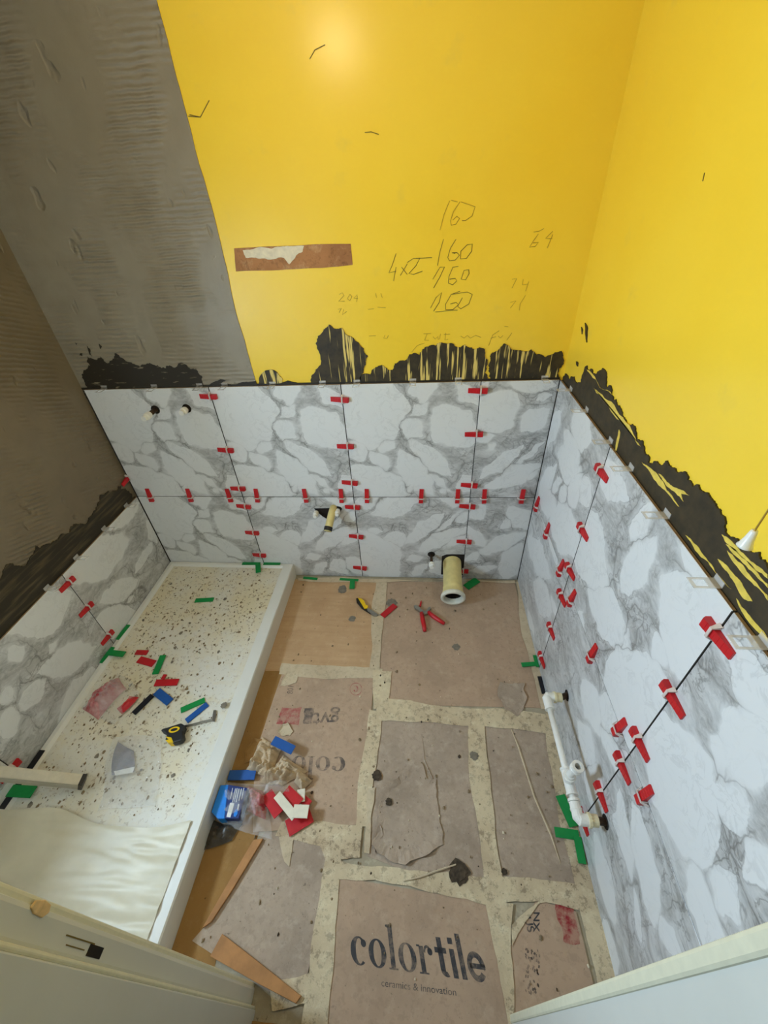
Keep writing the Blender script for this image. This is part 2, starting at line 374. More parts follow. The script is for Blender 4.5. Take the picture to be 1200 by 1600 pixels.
# grey skim coat on the shower corner
ed = [BK(u, v, YB) for u, v in ((398,592),(372,500),(345,380),(300,210),(262,62),(245,0))]
pts = [Vector((XL, 1.15))] + [Vector((p.x, p.z)) for p in ed] + [Vector((-1.316, ZC)), Vector((XL, ZC))]
pts[1].y = 1.15
rp = ragged(pts, 0.02, 3, 3, keep=(0, 6, 7, 8))
MB().prism([(p.x, YB, p.y) for p in rp], (0, -0.003, 0)).build('skim_coat', 'grey_skim', wall_back)
# chased plaster patch
pq = [BK(u, v, YB) for u, v in ((366,388),(548,381),(551,414),(369,424))]
rp = ragged([Vector((p.x, p.z)) for p in pq], 0.012, 4, 5)
pp = MB().prism([(p.x, YB, p.y) for p in rp], (0, -0.0015, 0)).build('plaster_patch', m_dirty('patch_brown', srgb(178,124,78), srgb(136,90,56), srgb(206,166,120), amt=0.8, speck=0.5), wall_back)
cr = [BK(u, v, YB) for u, v in zmap(((85,195),(180,190),(225,182),(290,180),(285,200),(262,215),(240,242),(222,220),(150,222),(95,220)), 340, 300, 2.143)]
MB().prism([(p.x, YB-0.0014, p.y) for p in ragged([Vector((p.x, p.z)) for p in cr], 0.09, 3, 6)], (0, -0.0015, 0)).build('filler', 'plaster_crumb', pp)
ex = ragged([Vector((p.x, p.z)) for p in [BK(u, v, YB) for u, v in ((362,384),(552,377),(555,417),(365,429))]], 0.012, 3, 8)
# dark primer along the tile edges (ragged brush marks)
def patch_back(name, px, mat, amp, seed, dep=0.004, levels=5, keep=()):
    P = [BK(u, v, YB) for u, v in px]
    r = ragged([Vector((p.x, p.z)) for p in P], amp, levels, seed, keep=tuple(keep)+(len(P)-1,))
    return MB().prism([(p.x, YB, p.y) for p in r], (0, -dep, 0)).build(name, mat, wall_back)
Z4 = lambda pts: zmap(pts, 100, 520, 3.0)
Z7 = lambda pts: zmap(pts, 480, 420, 3.0)
patch_back('primer_patch', Z4([(105,275),(95,190),(125,150),(110,110),(150,125),(175,110),(200,140),(240,95),(300,135),(360,160),(440,150),(480,165),(560,140),(620,165),(655,240),(660,275)]), 'primer_grey', 0.24, 11, 0.0045, 5)
for i, q in enumerate([[(78,95),(90,95),(88,108),(76,104)], [(55,45),(66,48),(62,56)], [(110,60),(125,75),(135,110),(122,100)], [(165,50),(180,62),(172,74)]]):
    patch_back('primer_fleck', Z4(q), 'primer_grey', 0.2, 30+i, 0.0045, 2)
patch_back('primer_patch', Z4([(640,270),(690,236),(735,216),(760,222),(740,236),(830,232),(900,224),(905,240),(1200,236),(1200,270)]), 'primer_grey', 0.08, 12, 0.005)
patch_back('primer_patch', Z4([(908,260),(915,215),(930,185),(970,170),(1000,185),(1025,215),(1032,260)]), 'primer_back', 0.12, 13)
patch_back('primer_patch', Z7([(20,540),(40,350),(60,310),(100,262),(120,275),(165,278),(190,312),(240,345),(285,410),(268,460),(255,495),(250,540)]), 'primer_back', 0.18, 14)
patch_back('primer_patch', Z7([(250,540),(255,500),(320,460),(360,455),(400,475),(440,430),(480,400),(525,405),(560,365),(600,362),(650,350),(740,355),(800,372),(830,375),(845,430),(842,540)]), 'primer_back', 0.22, 15)
patch_back('primer_patch', Z7([(846,540),(855,440),(860,400),(900,375),(925,350),(975,380),(1010,385),(1050,378),(1075,402),(1160,390),(1192,384),(1192,540)]), 'primer_back', 0.22, 16)
MB().box((XL, YB-0.006, 1.15), (0.0, YB, 1.2035)).build('adhesive_bead', 'primer_grey', wall_back)
def patch_side(name, fn, x, dx, px, mat, amp, seed, parent, levels=4, keep=(), dep=0.004, extra=()):
    P = [fn(u, v, x) for u, v in px]
    pts = [Vector((p.y, p.z)) for p in P] + [Vector(e) for e in extra]
    r = ragged(pts, amp, levels, seed, keep=keep)
    return MB().prism([(x, p.x, p.y) for p in r], (dx*dep, 0, 0)).build(name, mat, parent)
Z3 = lambda pts: zmap(pts, 860, 480, 3.077)
up = Z3([(62,352),(75,318),(110,338),(150,362),(160,320),(180,282),(205,300),(230,312),(255,292),(265,300),(272,375),(300,425),(335,472),(375,565),(418,622),(435,640),(455,692),(490,760),(520,745),(560,738),(600,770),(650,788),(690,860),(740,885),(790,930),(830,1000),(850,1070),(900,1110),(960,1160),(1046,1230)])
P = [RW(u, v, XR) for u, v in up]
pts = [Vector((p.y, p.z)) for p in P]; n0 = len(pts)
pts += [Vector((-1.42, 1.30)), Vector((YF, 1.29)), Vector((YF, 1.17)), Vector((-0.004, 1.17))]
r = ragged(pts, 0.27, 5, 21, keep=(n0, n0+1, n0+2, n0+3))
MB().prism([(XR, p.x, p.y) for p in r], (-0.004, 0, 0)).build('primer_patch', 'primer_right', wall_right)
streaks = [[(175,300),(195,325),(295,420),(290,408)], [(210,390),(235,410),(350,530),(400,610),(435,670),(420,660),(340,545),(225,415)], [(440,745),(470,765),(560,880),(620,960),(600,940),(520,855)],
    [(520,800),(560,840),(610,870),(668,905),(630,895),(640,935),(600,890),(560,860)], [(650,1095),(680,1120),(775,1235),(870,1355),(845,1330),(760,1225)],
    [(805,1210),(830,1225),(900,1300),(940,1360),(972,1415),(935,1405),(890,1330),(850,1270)], [(825,1092),(850,1105),(940,1195),(1046,1285),(1046,1305),(940,1215),(880,1165),(840,1125)],
    [(845,1140),(870,1150),(960,1240),(1046,1330),(1046,1350),(955,1260)], [(850,1170),(880,1195),(970,1300),(1046,1385),(1046,1410),(960,1315)], [(895,1400),(920,1440),(1000,1530),(1046,1590),(1046,1610),(960,1520)], [(330,588),(336,600),(318,690),(312,690)]]
for i, s in enumerate(streaks):
    Q = [RW(u, v, XR-0.004) for u, v in Z3(s)]
    r = ragged([Vector((p.y, p.z)) for p in Q], 0.08, 3, 40+i)
    MB().prism([(XR-0.0035, p.x, p.y) for p in r], (-0.0012, 0, 0)).build('scraped_streak', simple('scrape_yellow', srgb(226,198,84), 0.5) if i == 0 else 'scrape_yellow', wall_right)
for q in ([(170,75),(182,100),(178,170),(172,130)], [(128,260),(136,268),(134,285),(128,275)], [(152,95),(158,110),(155,130)]):
    patch_side('primer_fleck', RW, XR, -1, Z3(q), 'primer_left', 0.1, 60, wall_right, 2)
Z1 = lambda pts: zmap(pts, 0, 740, 4.0)
up = Z1([(862,150),(800,108),(760,100),(735,78),(700,110),(650,130),(610,180),(600,210),(570,262),(500,312),(450,330),(400,380),(340,420),(280,445),(220,450),(180,540),(120,580),(70,560),(20,600)])
P = [LW(u, v, XL) for u, v in up]; pts = [Vector((p.y, p.z)) for p in P]; n0 = len(pts)
pts += [Vector((-0.95, 0.83)), Vector((-1.25, 0.80)), Vector((-1.25, 0.56)), Vector((-0.005, 0.56))]
r = ragged(pts, 0.28, 5, 22, keep=(n0, n0+1, n0+2))
MB().prism([(XL, p.x, p.y) for p in r], (0.004, 0, 0)).build('primer_patch', 'primer_left', wall_left)
# ------------------------------------------------------------------ tiles
TH = 0.009
def plane(wall):
    return {'b': (lambda u, v: (lambda p: (p.x, p.z))(BK(u, v))), 'r': (lambda u, v: (lambda p: (-p.y, p.z))(RW(u, v))), 'l': (lambda u, v: (lambda p: (p.y, p.z))(LW(u, v)))}[wall]
def pebs(wall, x0, z0, lst, zm):
    out = []; f = plane(wall)
    for (p1, p2, hw) in lst:
        (ax, ay), (bx, by) = f(*zmap([p1], *zm)[0]), f(*zmap([p2], *zm)[0])
        dx, dy = bx-ax, by-ay; L = math.hypot(dx, dy)/2
        out.append(((ax+bx)/2-x0, (ay+by)/2-z0, max(L*1.10, 0.012), hw*1.14, math.atan2(dy, dx)))
    return out
J1, J2, J3, H, MZ = -1.52, -0.92, -0.32, 1.197, 0.597
A = pebs('b', J1, MZ, [((150,-60),(330,520),.165), ((545,370),(705,440),.052), ((600,290),(700,215),.028), ((770,270),(1070,530),.085), ((880,70),(1080,240),.032),
    ((630,505),(970,745),.045), ((565,600),(850,900),.062), ((790,735),(1000,880),.018), ((350,575),(515,715),.03), ((200,740),(680,900),.085), ((180,520),(310,650),.05),
    ((410,520),(490,560),.033), ((690,900),(760,810),.02), ((1080,760),(1150,880),.05), ((920,890),(990,860),.016), ((560,120),(720,90),.05), ((270,440),(420,500),.03)], (320,590,5.0))
B_ = pebs('b', J2, 0.0, [((70,250),(300,540),.13), ((190,130),(440,40),.062), ((258,285),(382,285),.045), ((392,302),(598,142),.04), ((570,240),(715,128),.018), ((475,350),(740,232),.05),
    ((630,340),(770,262),.03), ((60,90),(210,40),.035), ((690,185),(765,145),.03), ((385,415),(465,395),.03), ((425,520),(505,450),.03), ((590,40),(770,50),.04), ((140,250),(240,240),.02), ((560,430),(620,520),.05), ((650,430),(740,520),.05)], (540,770,4.0))
D4 = pebs('b', J3, MZ, [((130,640),(600,280),.085), ((690,690),(1030,430),.05), ((160,1310),(680,910),.036), ((620,1140),(950,880),.016), ((300,1400),(900,1140),.05), ((560,120),(1100,130),.035),
    ((170,120),(250,180),.02), ((700,1320),(880,1230),.02), ((120,830),(330,760),.035), ((240,970),(330,900),.014), ((850,300),(1060,260),.015)], (730,585,8.0))
F4 = pebs('b', J3, 0.0, [((780,160),(880,100),.04), ((850,370),(1130,250),.05), ((970,215),(1060,140),.025), ((1040,90),(1160,220),.05), ((790,485),(940,455),.03), ((1000,540),(1090,340),.07), ((765,220),(860,330),.035), ((750,420),(840,380),.025)], (540,770,4.0))
zm3 = (800, 600, 3.635)
RU1 = pebs('r', 0.0, MZ, [((265,400),(385,500),.07), ((300,280),(380,500),.06), ((155,610),(245,475),.05), ((222,605),(288,545),.02), ((272,665),(312,575),.03), ((318,670),(392,535),.06), ((215,720),(370,930),.09),
    ((160,640),(260,700),.06), ((90,800),(145,870),.04), ((190,330),(270,170),.05), ((350,190),(440,330),.07), ((380,560),(436,700),.05)], zm3)
RL1 = pebs('r', 0.0, 0.0, [((90,900),(205,1080),.075), ((125,1130),(215,1290),.075), ((222,1230),(262,1330),.03), ((295,1460),(335,1310),.05), ((200,1450),(285,1600),.08), ((370,1380),(410,1500),.06), ((90,1280),(120,1420),.03), ((205,860),(260,1000),.03)], zm3)
zmA = (880, 640, 1/0.3)
RU2 = pebs('r', 0.575, MZ, [((40,500),(210,920),.11), ((140,950),(320,1190),.075), ((350,690),(450,520),.035), ((310,930),(470,690),.05), ((560,1330),(830,940),.12), ((300,1250),(335,1140),.022), ((460,1310),(545,1230),.03),
    ((220,1560),(500,1420),.12), ((180,300),(330,430),.05), ((620,740),(780,900),.04), ((100,1050),(60,1200),.05)], zmA)
zmB = (900, 1050, 1/0.28125)
RU3 = pebs('r', 1.197, MZ, [((470,250),(700,1050),.13), ((770,580),(980,940),.055), ((880,110),(1080,60),.08), ((780,1120),(920,1380),.045), ((630,1290),(820,1470),.07), ((830,220),(1080,560),.09), ((990,1010),(1100,1210),.05), ((760,380),(880,560),.035)], zmB)
RL2 = pebs('r', 0.575, 0.0, [((130,160),(230,330),.05), ((40,60),(130,330),.07), ((10,300),(110,560),.06), ((140,330),(300,600),.04), ((60,600),(160,760),.08), ((250,420),(320,560),.02)], zmB)
RL3 = pebs('r', 1.197, 0.0, [((110,930),(215,1380),.055), ((235,680),(300,1120),.045), ((330,760),(430,1390),.05), ((470,1350),(560,1600),.04), ((150,1450),(230,1600),.05), ((320,1200),(360,1500),.02)], zmB)
zmL = (0, 740, 4.0)
LWA = pebs('l', -0.592, 0.0, [((640,790),(850,670),.055), ((420,640),(780,420),.10), ((850,610),(950,420),.03), ((560,1000),(840,860),.07), ((790,800),(830,750),.012), ((700,330),(860,190),.05), ((930,300),(980,420),.04)], zmL)
LWB = pebs('l', -1.192, 0.0, [((260,1230),(580,1080),.06), ((60,1170),(130,1090),.03), ((80,980),(420,760),.09), ((140,1480),(270,1290),.04), ((290,1130),(350,1050),.015), ((400,1540),(620,1250),.09), ((0,1420),(90,1370),.03), ((0,1600),(120,1500),.05)], zmL)
for nm, pb, g, sd in (('A', A, .55, 0), ('B', B_, .5, 3), ('D', D4, .62, 5), ('F', F4, .6, 7), ('RU1', RU1, .6, 9), ('RL1', RL1, .45, 11), ('RU2', RU2, .55, 13), ('RU3', RU3, .5, 15), ('RL2', RL2, .5, 17), ('RL3', RL3, .5, 19), ('LA', LWA, .55, 21), ('LB', LWB, .55, 23)):
    m_marble('marble_'+nm, pb, g, sd)
G = 0.0013
def tile(wall, x0, x1, z0, z1, mat, holes=()):
    a0, a1, b0, b1 = G, x1-x0-G, G, z1-z0-G
    me = MB().box((a0, 0, b0), (a1, TH, b1)).mesh('tile')
    par = {'b': wall_back, 'r': wall_right, 'l': wall_left}[wall]
    o = link('tile', me, MATS['marble_'+mat], par); me.materials.append(m_edge)
    me.materials.append(MATS['adhesive'])
    for p in me.polygons:
        if p.normal.y > -0.5: p.material_index = 1 if p.normal.z > 0.5 and z1 in (H, MZ) and (z1 == H or wall == 'l') else 2
    md = o.modifiers.new('b', 'BEVEL'); md.width = 0.0012; md.segments = 1; md.limit_method = 'ANGLE'
    if wall == 'b': o.location = (x0, 0, z0)
    elif wall == 'r': o.location = (0, -x0, z0); o.rotation_euler = (0, 0, -math.pi/2)
    else: o.location = (-2.12, x0, z0); o.rotation_euler = (0, 0, math.pi/2)
    return o
for x0, x1, up_, lo in ((-2.12, J1, 'A', 'A'), (J1, J2, 'A', 'B'), (J2, J3, 'A', 'B'), (J3, 0.0, 'D', 'F')):
    tile('b', x0, x1, MZ, H, up_); tile('b', x0, x1, 0.002, MZ, lo)
for x0, x1, u_, l_ in ((0.003, 0.575, 'RU1', 'RL1'), (0.575, 1.197, 'RU2', 'RL2'), (1.197, -YF-0.004, 'RU3', 'RL3')):
    tile('r', x0, x1, MZ, H, u_); tile('r', x0, x1, 0.002, MZ, l_)
tile('l', -0.592, -0.004, 0.002, MZ, 'LA'); tile('l', -1.192, -0.592, 0.002, MZ, 'LB'); tile('l', YF+0.004, -1.192, 0.002, MZ, 'LB')
MB().box((XL, YB-0.004, 0.0), (XR, YB, 1.19)).build('adhesive_bed', 'adhesive', wall_back)
MB().box((XR-0.004, YF, 0.0), (XR, 0, 1.19)).build('adhesive_bed', 'adhesive', wall_right)
MB().box((XL, YF, 0.0), (XL+0.004, 0, 0.59)).build('adhesive_bed', 'adhesive', wall_left)
# ------------------------------------------------------------------ ceiling lamp (gives the warm light)
lamp = tag(empty('ceiling_lamp', (LAMP[0], LAMP[1], ZC)), 'round opal ceiling lamp above the room', 'lamp')
MB().lathe([(0.0, 0.0), (0.09, 0.0), (0.09, -0.03), (0.02, -0.035), (0.02, -0.085), (0.045, -0.09), (0.045, -0.11), (0.0, -0.11)], (0,0,0), (0,0,1), 32).build('base', 'white_plastic', lamp)
tl = NT('opal_glass'); tl.fin((0.9,0.85,0.75), 0.3)
tl.b.inputs['Emission Color'].default_value = (1.0, 0.78, 0.47, 1); tl.b.inputs['Emission Strength'].default_value = LAMP_POWER
MB().lathe([(0.040, -0.105), (0.074, -0.130), (0.080, -0.155), (0.070, -0.185), (0.042, -0.205), (0.0, -0.21)], (0,0,0), (0,0,1), 32).build('globe', tl.m, lamp, smooth=True)
# ================================================================== shower tray
TZ = 0.105; TX0, TX1, TY0, TY1 = -2.119, -1.335, -1.62, -0.002
tray = tag(empty('shower_tray', ((TX0+TX1)/2, (TY0+TY1)/2, 0)), 'white rectangular shower tray covered in dust and cement specks along the left wall', 'shower tray')
tray.location = (0, 0, 0)
def rings_mesh(rings, cap):
    mb = MB()
    for (a, b, c_, d), z in rings: mb.v += [Vector(q) for q in ((a,b,z),(c_,b,z),(c_,d,z),(a,d,z))]
    for k in range(len(rings)-1):
        for j in range(4): mb.f.append((k*4+j, k*4+(j+1)%4, k*4+4+(j+1)%4, k*4+4+j))
    if cap: k = (len(rings)-1)*4; mb.f.append((k, k+1, k+2, k+3))
    return mb
IN = (TX0+.022, TY0+.06, TX1-.058, TY1-.020); IN2 = (TX0+.034, TY0+.070, TX1-.064, TY1-.032)
rings_mesh([((TX0,TY0,TX1,TY1), 0.0), ((TX0,TY0,TX1,TY1), TZ-0.005), ((TX0+.004,TY0+.004,TX1-.004,TY1-.004), TZ), (IN, TZ), (IN2, TZ-0.012)], False).build('rim', simple('tray_rim', srgb(226,224,216), 0.35, var=0.03, scale=5), tray)
rings_mesh([(IN2, TZ-0.012), ((TX0+.36,TY0+.6,TX1-.36,TY1-.6), TZ-0.018)], True).build('basin', 'tray_acrylic', tray)
def filmfn(s, t_):
    x = TX0+.012+(TX1-TX0-.05)*s; y = TY0+.012+(.30+.02*math.sin(s*7)+.03*noise.noise((s*3,0,1)))*t_
    return (x, y, TZ+0.0015+0.010*abs(noise.noise((x*3, y*18, 4)))+0.006*abs(noise.noise((x*7, y*34, 8))))
MB().grid(filmfn, 50, 60).build('protective_film', simple('film_cream', srgb(214,206,182), 0.4, var=0.07, scale=9), tray, smooth=True)
TS = TZ - 0.012
# ================================================================== floor covering: card sheets and tape
def sheet(name, px, mat, z0, th, label=None, cat=None, group=None, amp=0.01, seed=0, levels=3, parent=None, keep=()):
    P = [F(u, v, z0+th) for u, v in px]
    r = ragged([Vector((p.x, p.y)) for p in P], amp, levels, seed, keep=keep)
    o = MB().prism([(p.x, p.y, z0) for p in r], (0, 0, th)).build(name, mat, parent)
    return tag(o, label, cat, group) if label else o
SG = 'card sheets covering the floor'
s1 = sheet('cardboard_sheet', [(458,905),(600,909),(586,1050),(402,1048)], 'cardboard_tan', 0.0006, 0.0016, 'tan wood-grained card sheet by the back wall beside the shower tray', 'cardboard', SG, seed=1, amp=0.004)
s2 = sheet('cardboard_sheet', [(601,909),(804,910),(845,1106),(590,1102)], 'cardboard', 0.0006, 0.0016, 'large brown card sheet under the soil pipe in the back right corner', 'cardboard', SG, seed=2, amp=0.004)
s3 = sheet('cardboard_sheet', [(440,1054),(584,1058),(566,1288),(395,1300),(398,1180)], 'cardboard', 0.0022, 0.0016, 'card sheet with upside-down printing beside the rubbish heap', 'cardboard', SG, seed=3, amp=0.004)
s4 = sheet('cardboard_sheet', [(588,1120),(735,1130),(759,1374),(640,1364),(574,1338)], 'cardboard_grey', 0.0006, 0.0016, 'wrinkled greyish card sheet with a torn top layer mid floor', 'cardboard', SG, seed=4, amp=0.006)
s5 = sheet('cardboard_sheet', [(757,1134),(850,1143),(893,1255),(925,1392),(784,1386)], 'cardboard_grey', 0.0006, 0.0016, 'narrow card sheet with a long crease beside the white pipe', 'cardboard', SG, seed=5, amp=0.006)
s6 = sheet('cardboard_sheet', [(415,1298),(528,1322),(478,1532),(420,1550),(300,1470),(335,1430)], 'cardboard_grey', 0.0022, 0.0016, 'plain greyish card sheet by the left door jamb under wooden slats', 'cardboard', SG, seed=6, amp=0.004)
s7 = sheet('cardboard_sheet', [(531,1370),(759,1409),(779,1500),(797,1606),(505,1606)], 'cardboard', 0.0022, 0.0016, 'card sheet printed with a large colortile logo in the foreground', 'cardboard', SG, seed=7, amp=0.003)
s8 = sheet('cardboard_sheet', [(838,1406),(900,1424),(932,1560),(930,1610),(800,1610),(796,1480)], 'cardboard', 0.0022, 0.0016, 'card sheet with red and black print in front of right door jamb', 'cardboard', SG, seed=8, amp=0.006)
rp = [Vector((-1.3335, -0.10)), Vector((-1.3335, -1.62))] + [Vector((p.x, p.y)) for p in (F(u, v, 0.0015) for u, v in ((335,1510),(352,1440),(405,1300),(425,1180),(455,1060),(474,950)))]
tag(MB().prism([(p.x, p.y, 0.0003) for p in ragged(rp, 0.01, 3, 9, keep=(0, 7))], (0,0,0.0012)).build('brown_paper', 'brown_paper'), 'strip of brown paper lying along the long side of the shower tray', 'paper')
TG = 'tape strips between the card sheets'
tapes = [([(588,908),(605,909),(592,1052),(577,1050)], 'tape_pale', 'pale tape strip running from the back wall between two sheets'),
 ([(440,1036),(598,1045),(596,1060),(436,1053)], 'tape_pale', 'pale tape strip across the front edge of the tan sheet'),
 ([(583,1046),(612,1049),(606,1104),(584,1108)], 'tape', 'short wide cream tape piece below the pale back strip'),
 ([(577,1108),(598,1116),(577,1292),(556,1290)], 'tape', 'dirty cream tape strip left of the torn sheet'),
 ([(585,1092),(700,1104),(850,1116),(862,1148),(740,1133),(592,1126)], 'tape', 'thick cream tape strip below the back right sheet'),
 ([(732,1126),(757,1133),(786,1374),(756,1372)], 'tape', 'cream tape strip between torn sheet and creased sheet'),
 ([(806,909),(816,909),(862,1108),(846,1108)], 'tape_pale', 'dusty tape strip in the back right corner along the tiles'),
 ([(848,1116),(864,1112),(886,1215),(908,1305),(962,1530),(936,1548),(905,1420),(886,1330),(866,1230)], 'tape', 'crumpled dirty tape strip along the foot of the right tiles'),
 ([(508,1338),(640,1360),(770,1372),(925,1388),(918,1424),(838,1408),(760,1414),(528,1374)], 'tape', 'wide dirty tape band above the printed logo sheet'),
 ([(512,1322),(534,1328),(512,1600),(470,1604),(484,1500)], 'tape', 'dirty tape strip left of the printed logo sheet'),
 ([(440,1284),(566,1290),(562,1340),(508,1342),(500,1322),(430,1306)], 'tape', 'peeling tape patch beside the red plastic strips'),
 ([(757,1406),(802,1412),(798,1480),(804,1606),(794,1606),(777,1500)], 'tape', 'dirty tape strip right of the printed logo sheet'),
 ([(436,1308),(460,1302),(452,1354),(444,1346)], 'tape_pale', 'small torn pale tape end below the rubbish heap'),
 ([(418,1532),(486,1520),(482,1566),(425,1580)], 'tape', 'short tape piece beside the foot of the left jamb'),
 ([(574,1232),(586,1230),(577,1334),(569,1332)], 'tape_pale', 'narrow white peeled strip along the torn sheet edge'),
 ([(800,1445),(870,1392),(912,1400),(842,1412),(800,1478)], 'tape', 'slanted tape piece at corner of the red printed sheet'),
 ([(466,903),(592,905),(804,907),(806,911),(596,910),(466,907)], 'tape_pale', 'thin pale tape edge along the foot of the back tiles')]
for i, (px, m, lb) in enumerate(tapes):
    sheet('tape_strip', px, m, 0.0040+0.0001*i, 0.0012, lb, 'tape', TG, amp=0.035, seed=100+i, levels=4)
# torn layer and creases on the middle sheets
Z6 = lambda pts: zmap(pts, 520, 1100, 2.727)
def flap(px, parent, z0, lift, seed, mat='cardboard_grey', name='torn_flap'):
    P = [F(u, v, z0) for u, v in px]; c = sum(P, Vector())/len(P)
    r = ragged([Vector((p.x, p.y)) for p in P], 0.10, 3, seed)
    mb = MB(); k = len(r)
    mb.v = [Vector((p.x, p.y, z0+lift*(0.25+1.3*abs(noise.noise((p.x*14, p.y*14, seed)))))) for p in r] + [Vector((c.x+(p.x-c.x)*.78, c.y+(p.y-c.y)*.78, z0+0.0008+0.1*lift*abs(noise.noise((p.x*9, p.y*9, seed+4))))) for p in r]
    mb.f = [(i, (i+1) % k, k+(i+1) % k, k+i) for i in range(k)] + [tuple(range(k, 2*k))]
    return mb.build(name, mat, parent, solid=0.0012)
flap(Z6([(230,342),(300,297),(380,255),(400,320),(440,322),(445,420),(470,600),(310,690),(190,640),(165,600),(185,420)]), s4, 0.0026, 0.013, 1)
flap(Z6([(180,640),(200,515),(215,560),(185,600)]), s4, 0.003, 0.008, 2)
MB().tube([F(u, v, 0.003) for u, v in Z6([(755,95),(790,180),(860,400),(930,560),(970,680)])], [0.001,0.004,0.004,0.004,0.001], 6).build('crease', 'tape_pale', s5)
MB().tube([F(u, v, 0.003) for u, v in Z6([(380,130),(390,240),(430,330),(445,470),(468,600)])], [0.0005,0.0025,0.003,0.0025,0.0005], 6).build('crease', 'cardboard_grey', s4)
Z5 = lambda pts: zmap(pts, 440, 880, 2.857)
o = flap(Z5([(975,530),(1085,535),(1078,565),(1094,600),(1080,650),(1050,686),(995,650),(968,600)]), None, 0.0048, 0.008, 3, name='torn_card_scrap')
tag(o, 'torn grey card scrap lying near the right tiles', 'card scrap')
o = flap(zmap([(205,620),(250,560),(300,540),(350,620),(320,660),(250,665)], 400, 1040, 6.0), None, 0.0045, 0.012, 4, 'tape_pale', name='paper_scrap')
tag(o, 'crumpled pale paper scrap beside the faded red print', 'paper')
o = flap(zmap([(290,60),(400,50),(370,165),(230,190),(260,120)], 400, 1040, 6.0), None, 0.0055, 0.004, 5, 'tape_pale', name='paper_scrap')
tag(o, 'flat pale paper scrap at the tan sheet corner near the tray', 'paper')
# printing on the card
def fontmesh(txt, bold=0.0):
    cu = bpy.data.curves.new('t', 'FONT'); cu.body = txt; cu.offset = bold
    ob = bpy.data.objects.new('t', cu); C.objects.link(ob); bpy.context.view_layer.update()
    me = bpy.data.meshes.new_from_object(ob.evaluated_get(bpy.context.evaluated_depsgraph_get()))
    bpy.data.objects.remove(ob); return me
def place_print(name, me, O, X, T, z, mat, parent, box=None):
    xs = [v.co.x for v in me.vertices]; ys = [v.co.y for v in me.vertices]
    x0, x1, y0, y1 = box or (min(xs), max(xs), min(ys), max(ys))
    O, X, T = F(*O, z), F(*X, z), F(*T, z)
    for v in me.vertices:
        v.co = O + (X-O)*((v.co.x-x0)/(x1-x0)) + (T-O)*((v.co.y-y0)/(y1-y0))
    bm = bmesh.new(); bm.from_mesh(me)
    for f in bm.faces:
        f.normal_update()
        if f.normal.z < 0: f.normal_flip()
    bm.to_mesh(me); bm.free()
    return link(name, me, mat, parent)
def ring(mb, cx, cy, rx, ry, ix, iy, a0=0, a1=360, n=28, dx=0.0):
    k = len(mb.v)
    for i in range(n+1):
        a = math.radians(a0+(a1-a0)*i/n); mb.v += [Vector((cx+rx*math.cos(a), cy+ry*math.sin(a), 0)), Vector((cx+dx+ix*math.cos(a), cy+iy*math.sin(a), 0))]
    for i in range(n): mb.f.append((k+2*i, k+2*i+2, k+2*i+3, k+2*i+1))
def quad(mb, x0, y0, x1, y1): mb.add([(x0,y0,0),(x1,y0,0),(x1,y1,0),(x0,y1,0)], [(0,1,2,3)])
def disc(mb, cx, cy, r, n=16): mb.add([(cx+r*math.cos(2*math.pi*i/n), cy+r*math.sin(2*math.pi*i/n), 0) for i in range(n)], [tuple(range(n))])
def g_c(mb, x): ring(mb, x+.27, .3, .27, .31, .12, .27, 50, 310, dx=.02); disc(mb, x+.43, .47, .085)
def g_o(mb, x): ring(mb, x+.28, .3, .28, .31, .125, .27)
def g_l(mb, x): quad(mb, x+.07, .03, x+.21, .95); quad(mb, x, 0, x+.28, .035); mb.add([(x,.95,0),(x,.91,0),(x+.07,.88,0),(x+.21,.98,0)], [(0,1,2,3)])
def g_r(mb, x): quad(mb, x+.07, .03, x+.21, .58); quad(mb, x, 0, x+.29, .035); quad(mb, x, .56, x+.1, .6); ring(mb, x+.33, .42, .13, .19, .07, .13, 20, 170, 12); disc(mb, x+.41, .48, .08)
mb = MB()
g_c(mb, 0); g_o(mb, .58); g_l(mb, 1.19); g_o(mb, 1.52); g_r(mb, 2.13)
# t i l e, heavy sans
quad(mb, 2.80, .12, 2.95, .82); quad(mb, 2.70, .48, 3.06, .60); ring(mb, 2.97, .14, .17, .14, .03, .03, 180, 300, 10)
quad(mb, 3.16, 0, 3.31, .60); quad(mb, 3.16, .70, 3.31, .84)
quad(mb, 3.42, 0, 3.57, .95)
ring(mb, 3.92, .3, .27, .31, .13, .18, 0, 325); quad(mb, 3.72, .25, 4.18, .36)
me = mb.mesh('logo')
place_print('logo_print', me, (549,1506), (764,1536), (545,1434), 0.0041, 'ink_black', s7, (0, 4.19, 0, 1.0))
me = fontmesh('ceramics & innovation', -0.002)
place_print('small_print', me, (596,1541), (713,1556), (596,1530), 0.0041, 'ink_black', s7)
mb = MB(); g_c(mb, 0); g_o(mb, .58); g_l(mb, 1.19); g_o(mb, 1.52)
Zg = lambda u, v: (400+u/6, 1040+v/6)
place_print('logo_print', mb.mesh('logo'), Zg(838,855), Zg(560,850), Zg(835,990), 0.0041, 'ink_faint', s3, (0, 1.16, 0, .6))
me = fontmesh('gvt', 0.01)
place_print('maker_print', me, Zg(790,385), Zg(545,395), Zg(780,550), 0.0041, 'ink_faint', s3)
sheet('red_print', [Zg(*q) for q in ((245,390),(430,390),(400,560),(190,545))], 'ink_pink', 0.0038, 0.0003, amp=0.05, seed=31, parent=s3)
sheet('grey_print', [Zg(*q) for q in ((455,400),(540,400),(520,540),(440,540))], 'ink_faint', 0.0038, 0.0003, amp=0.12, seed=33, parent=s3)
mb = MB(); ring(mb, .5, .5, .5, .5, .45, .45); g_c(mb, .25)
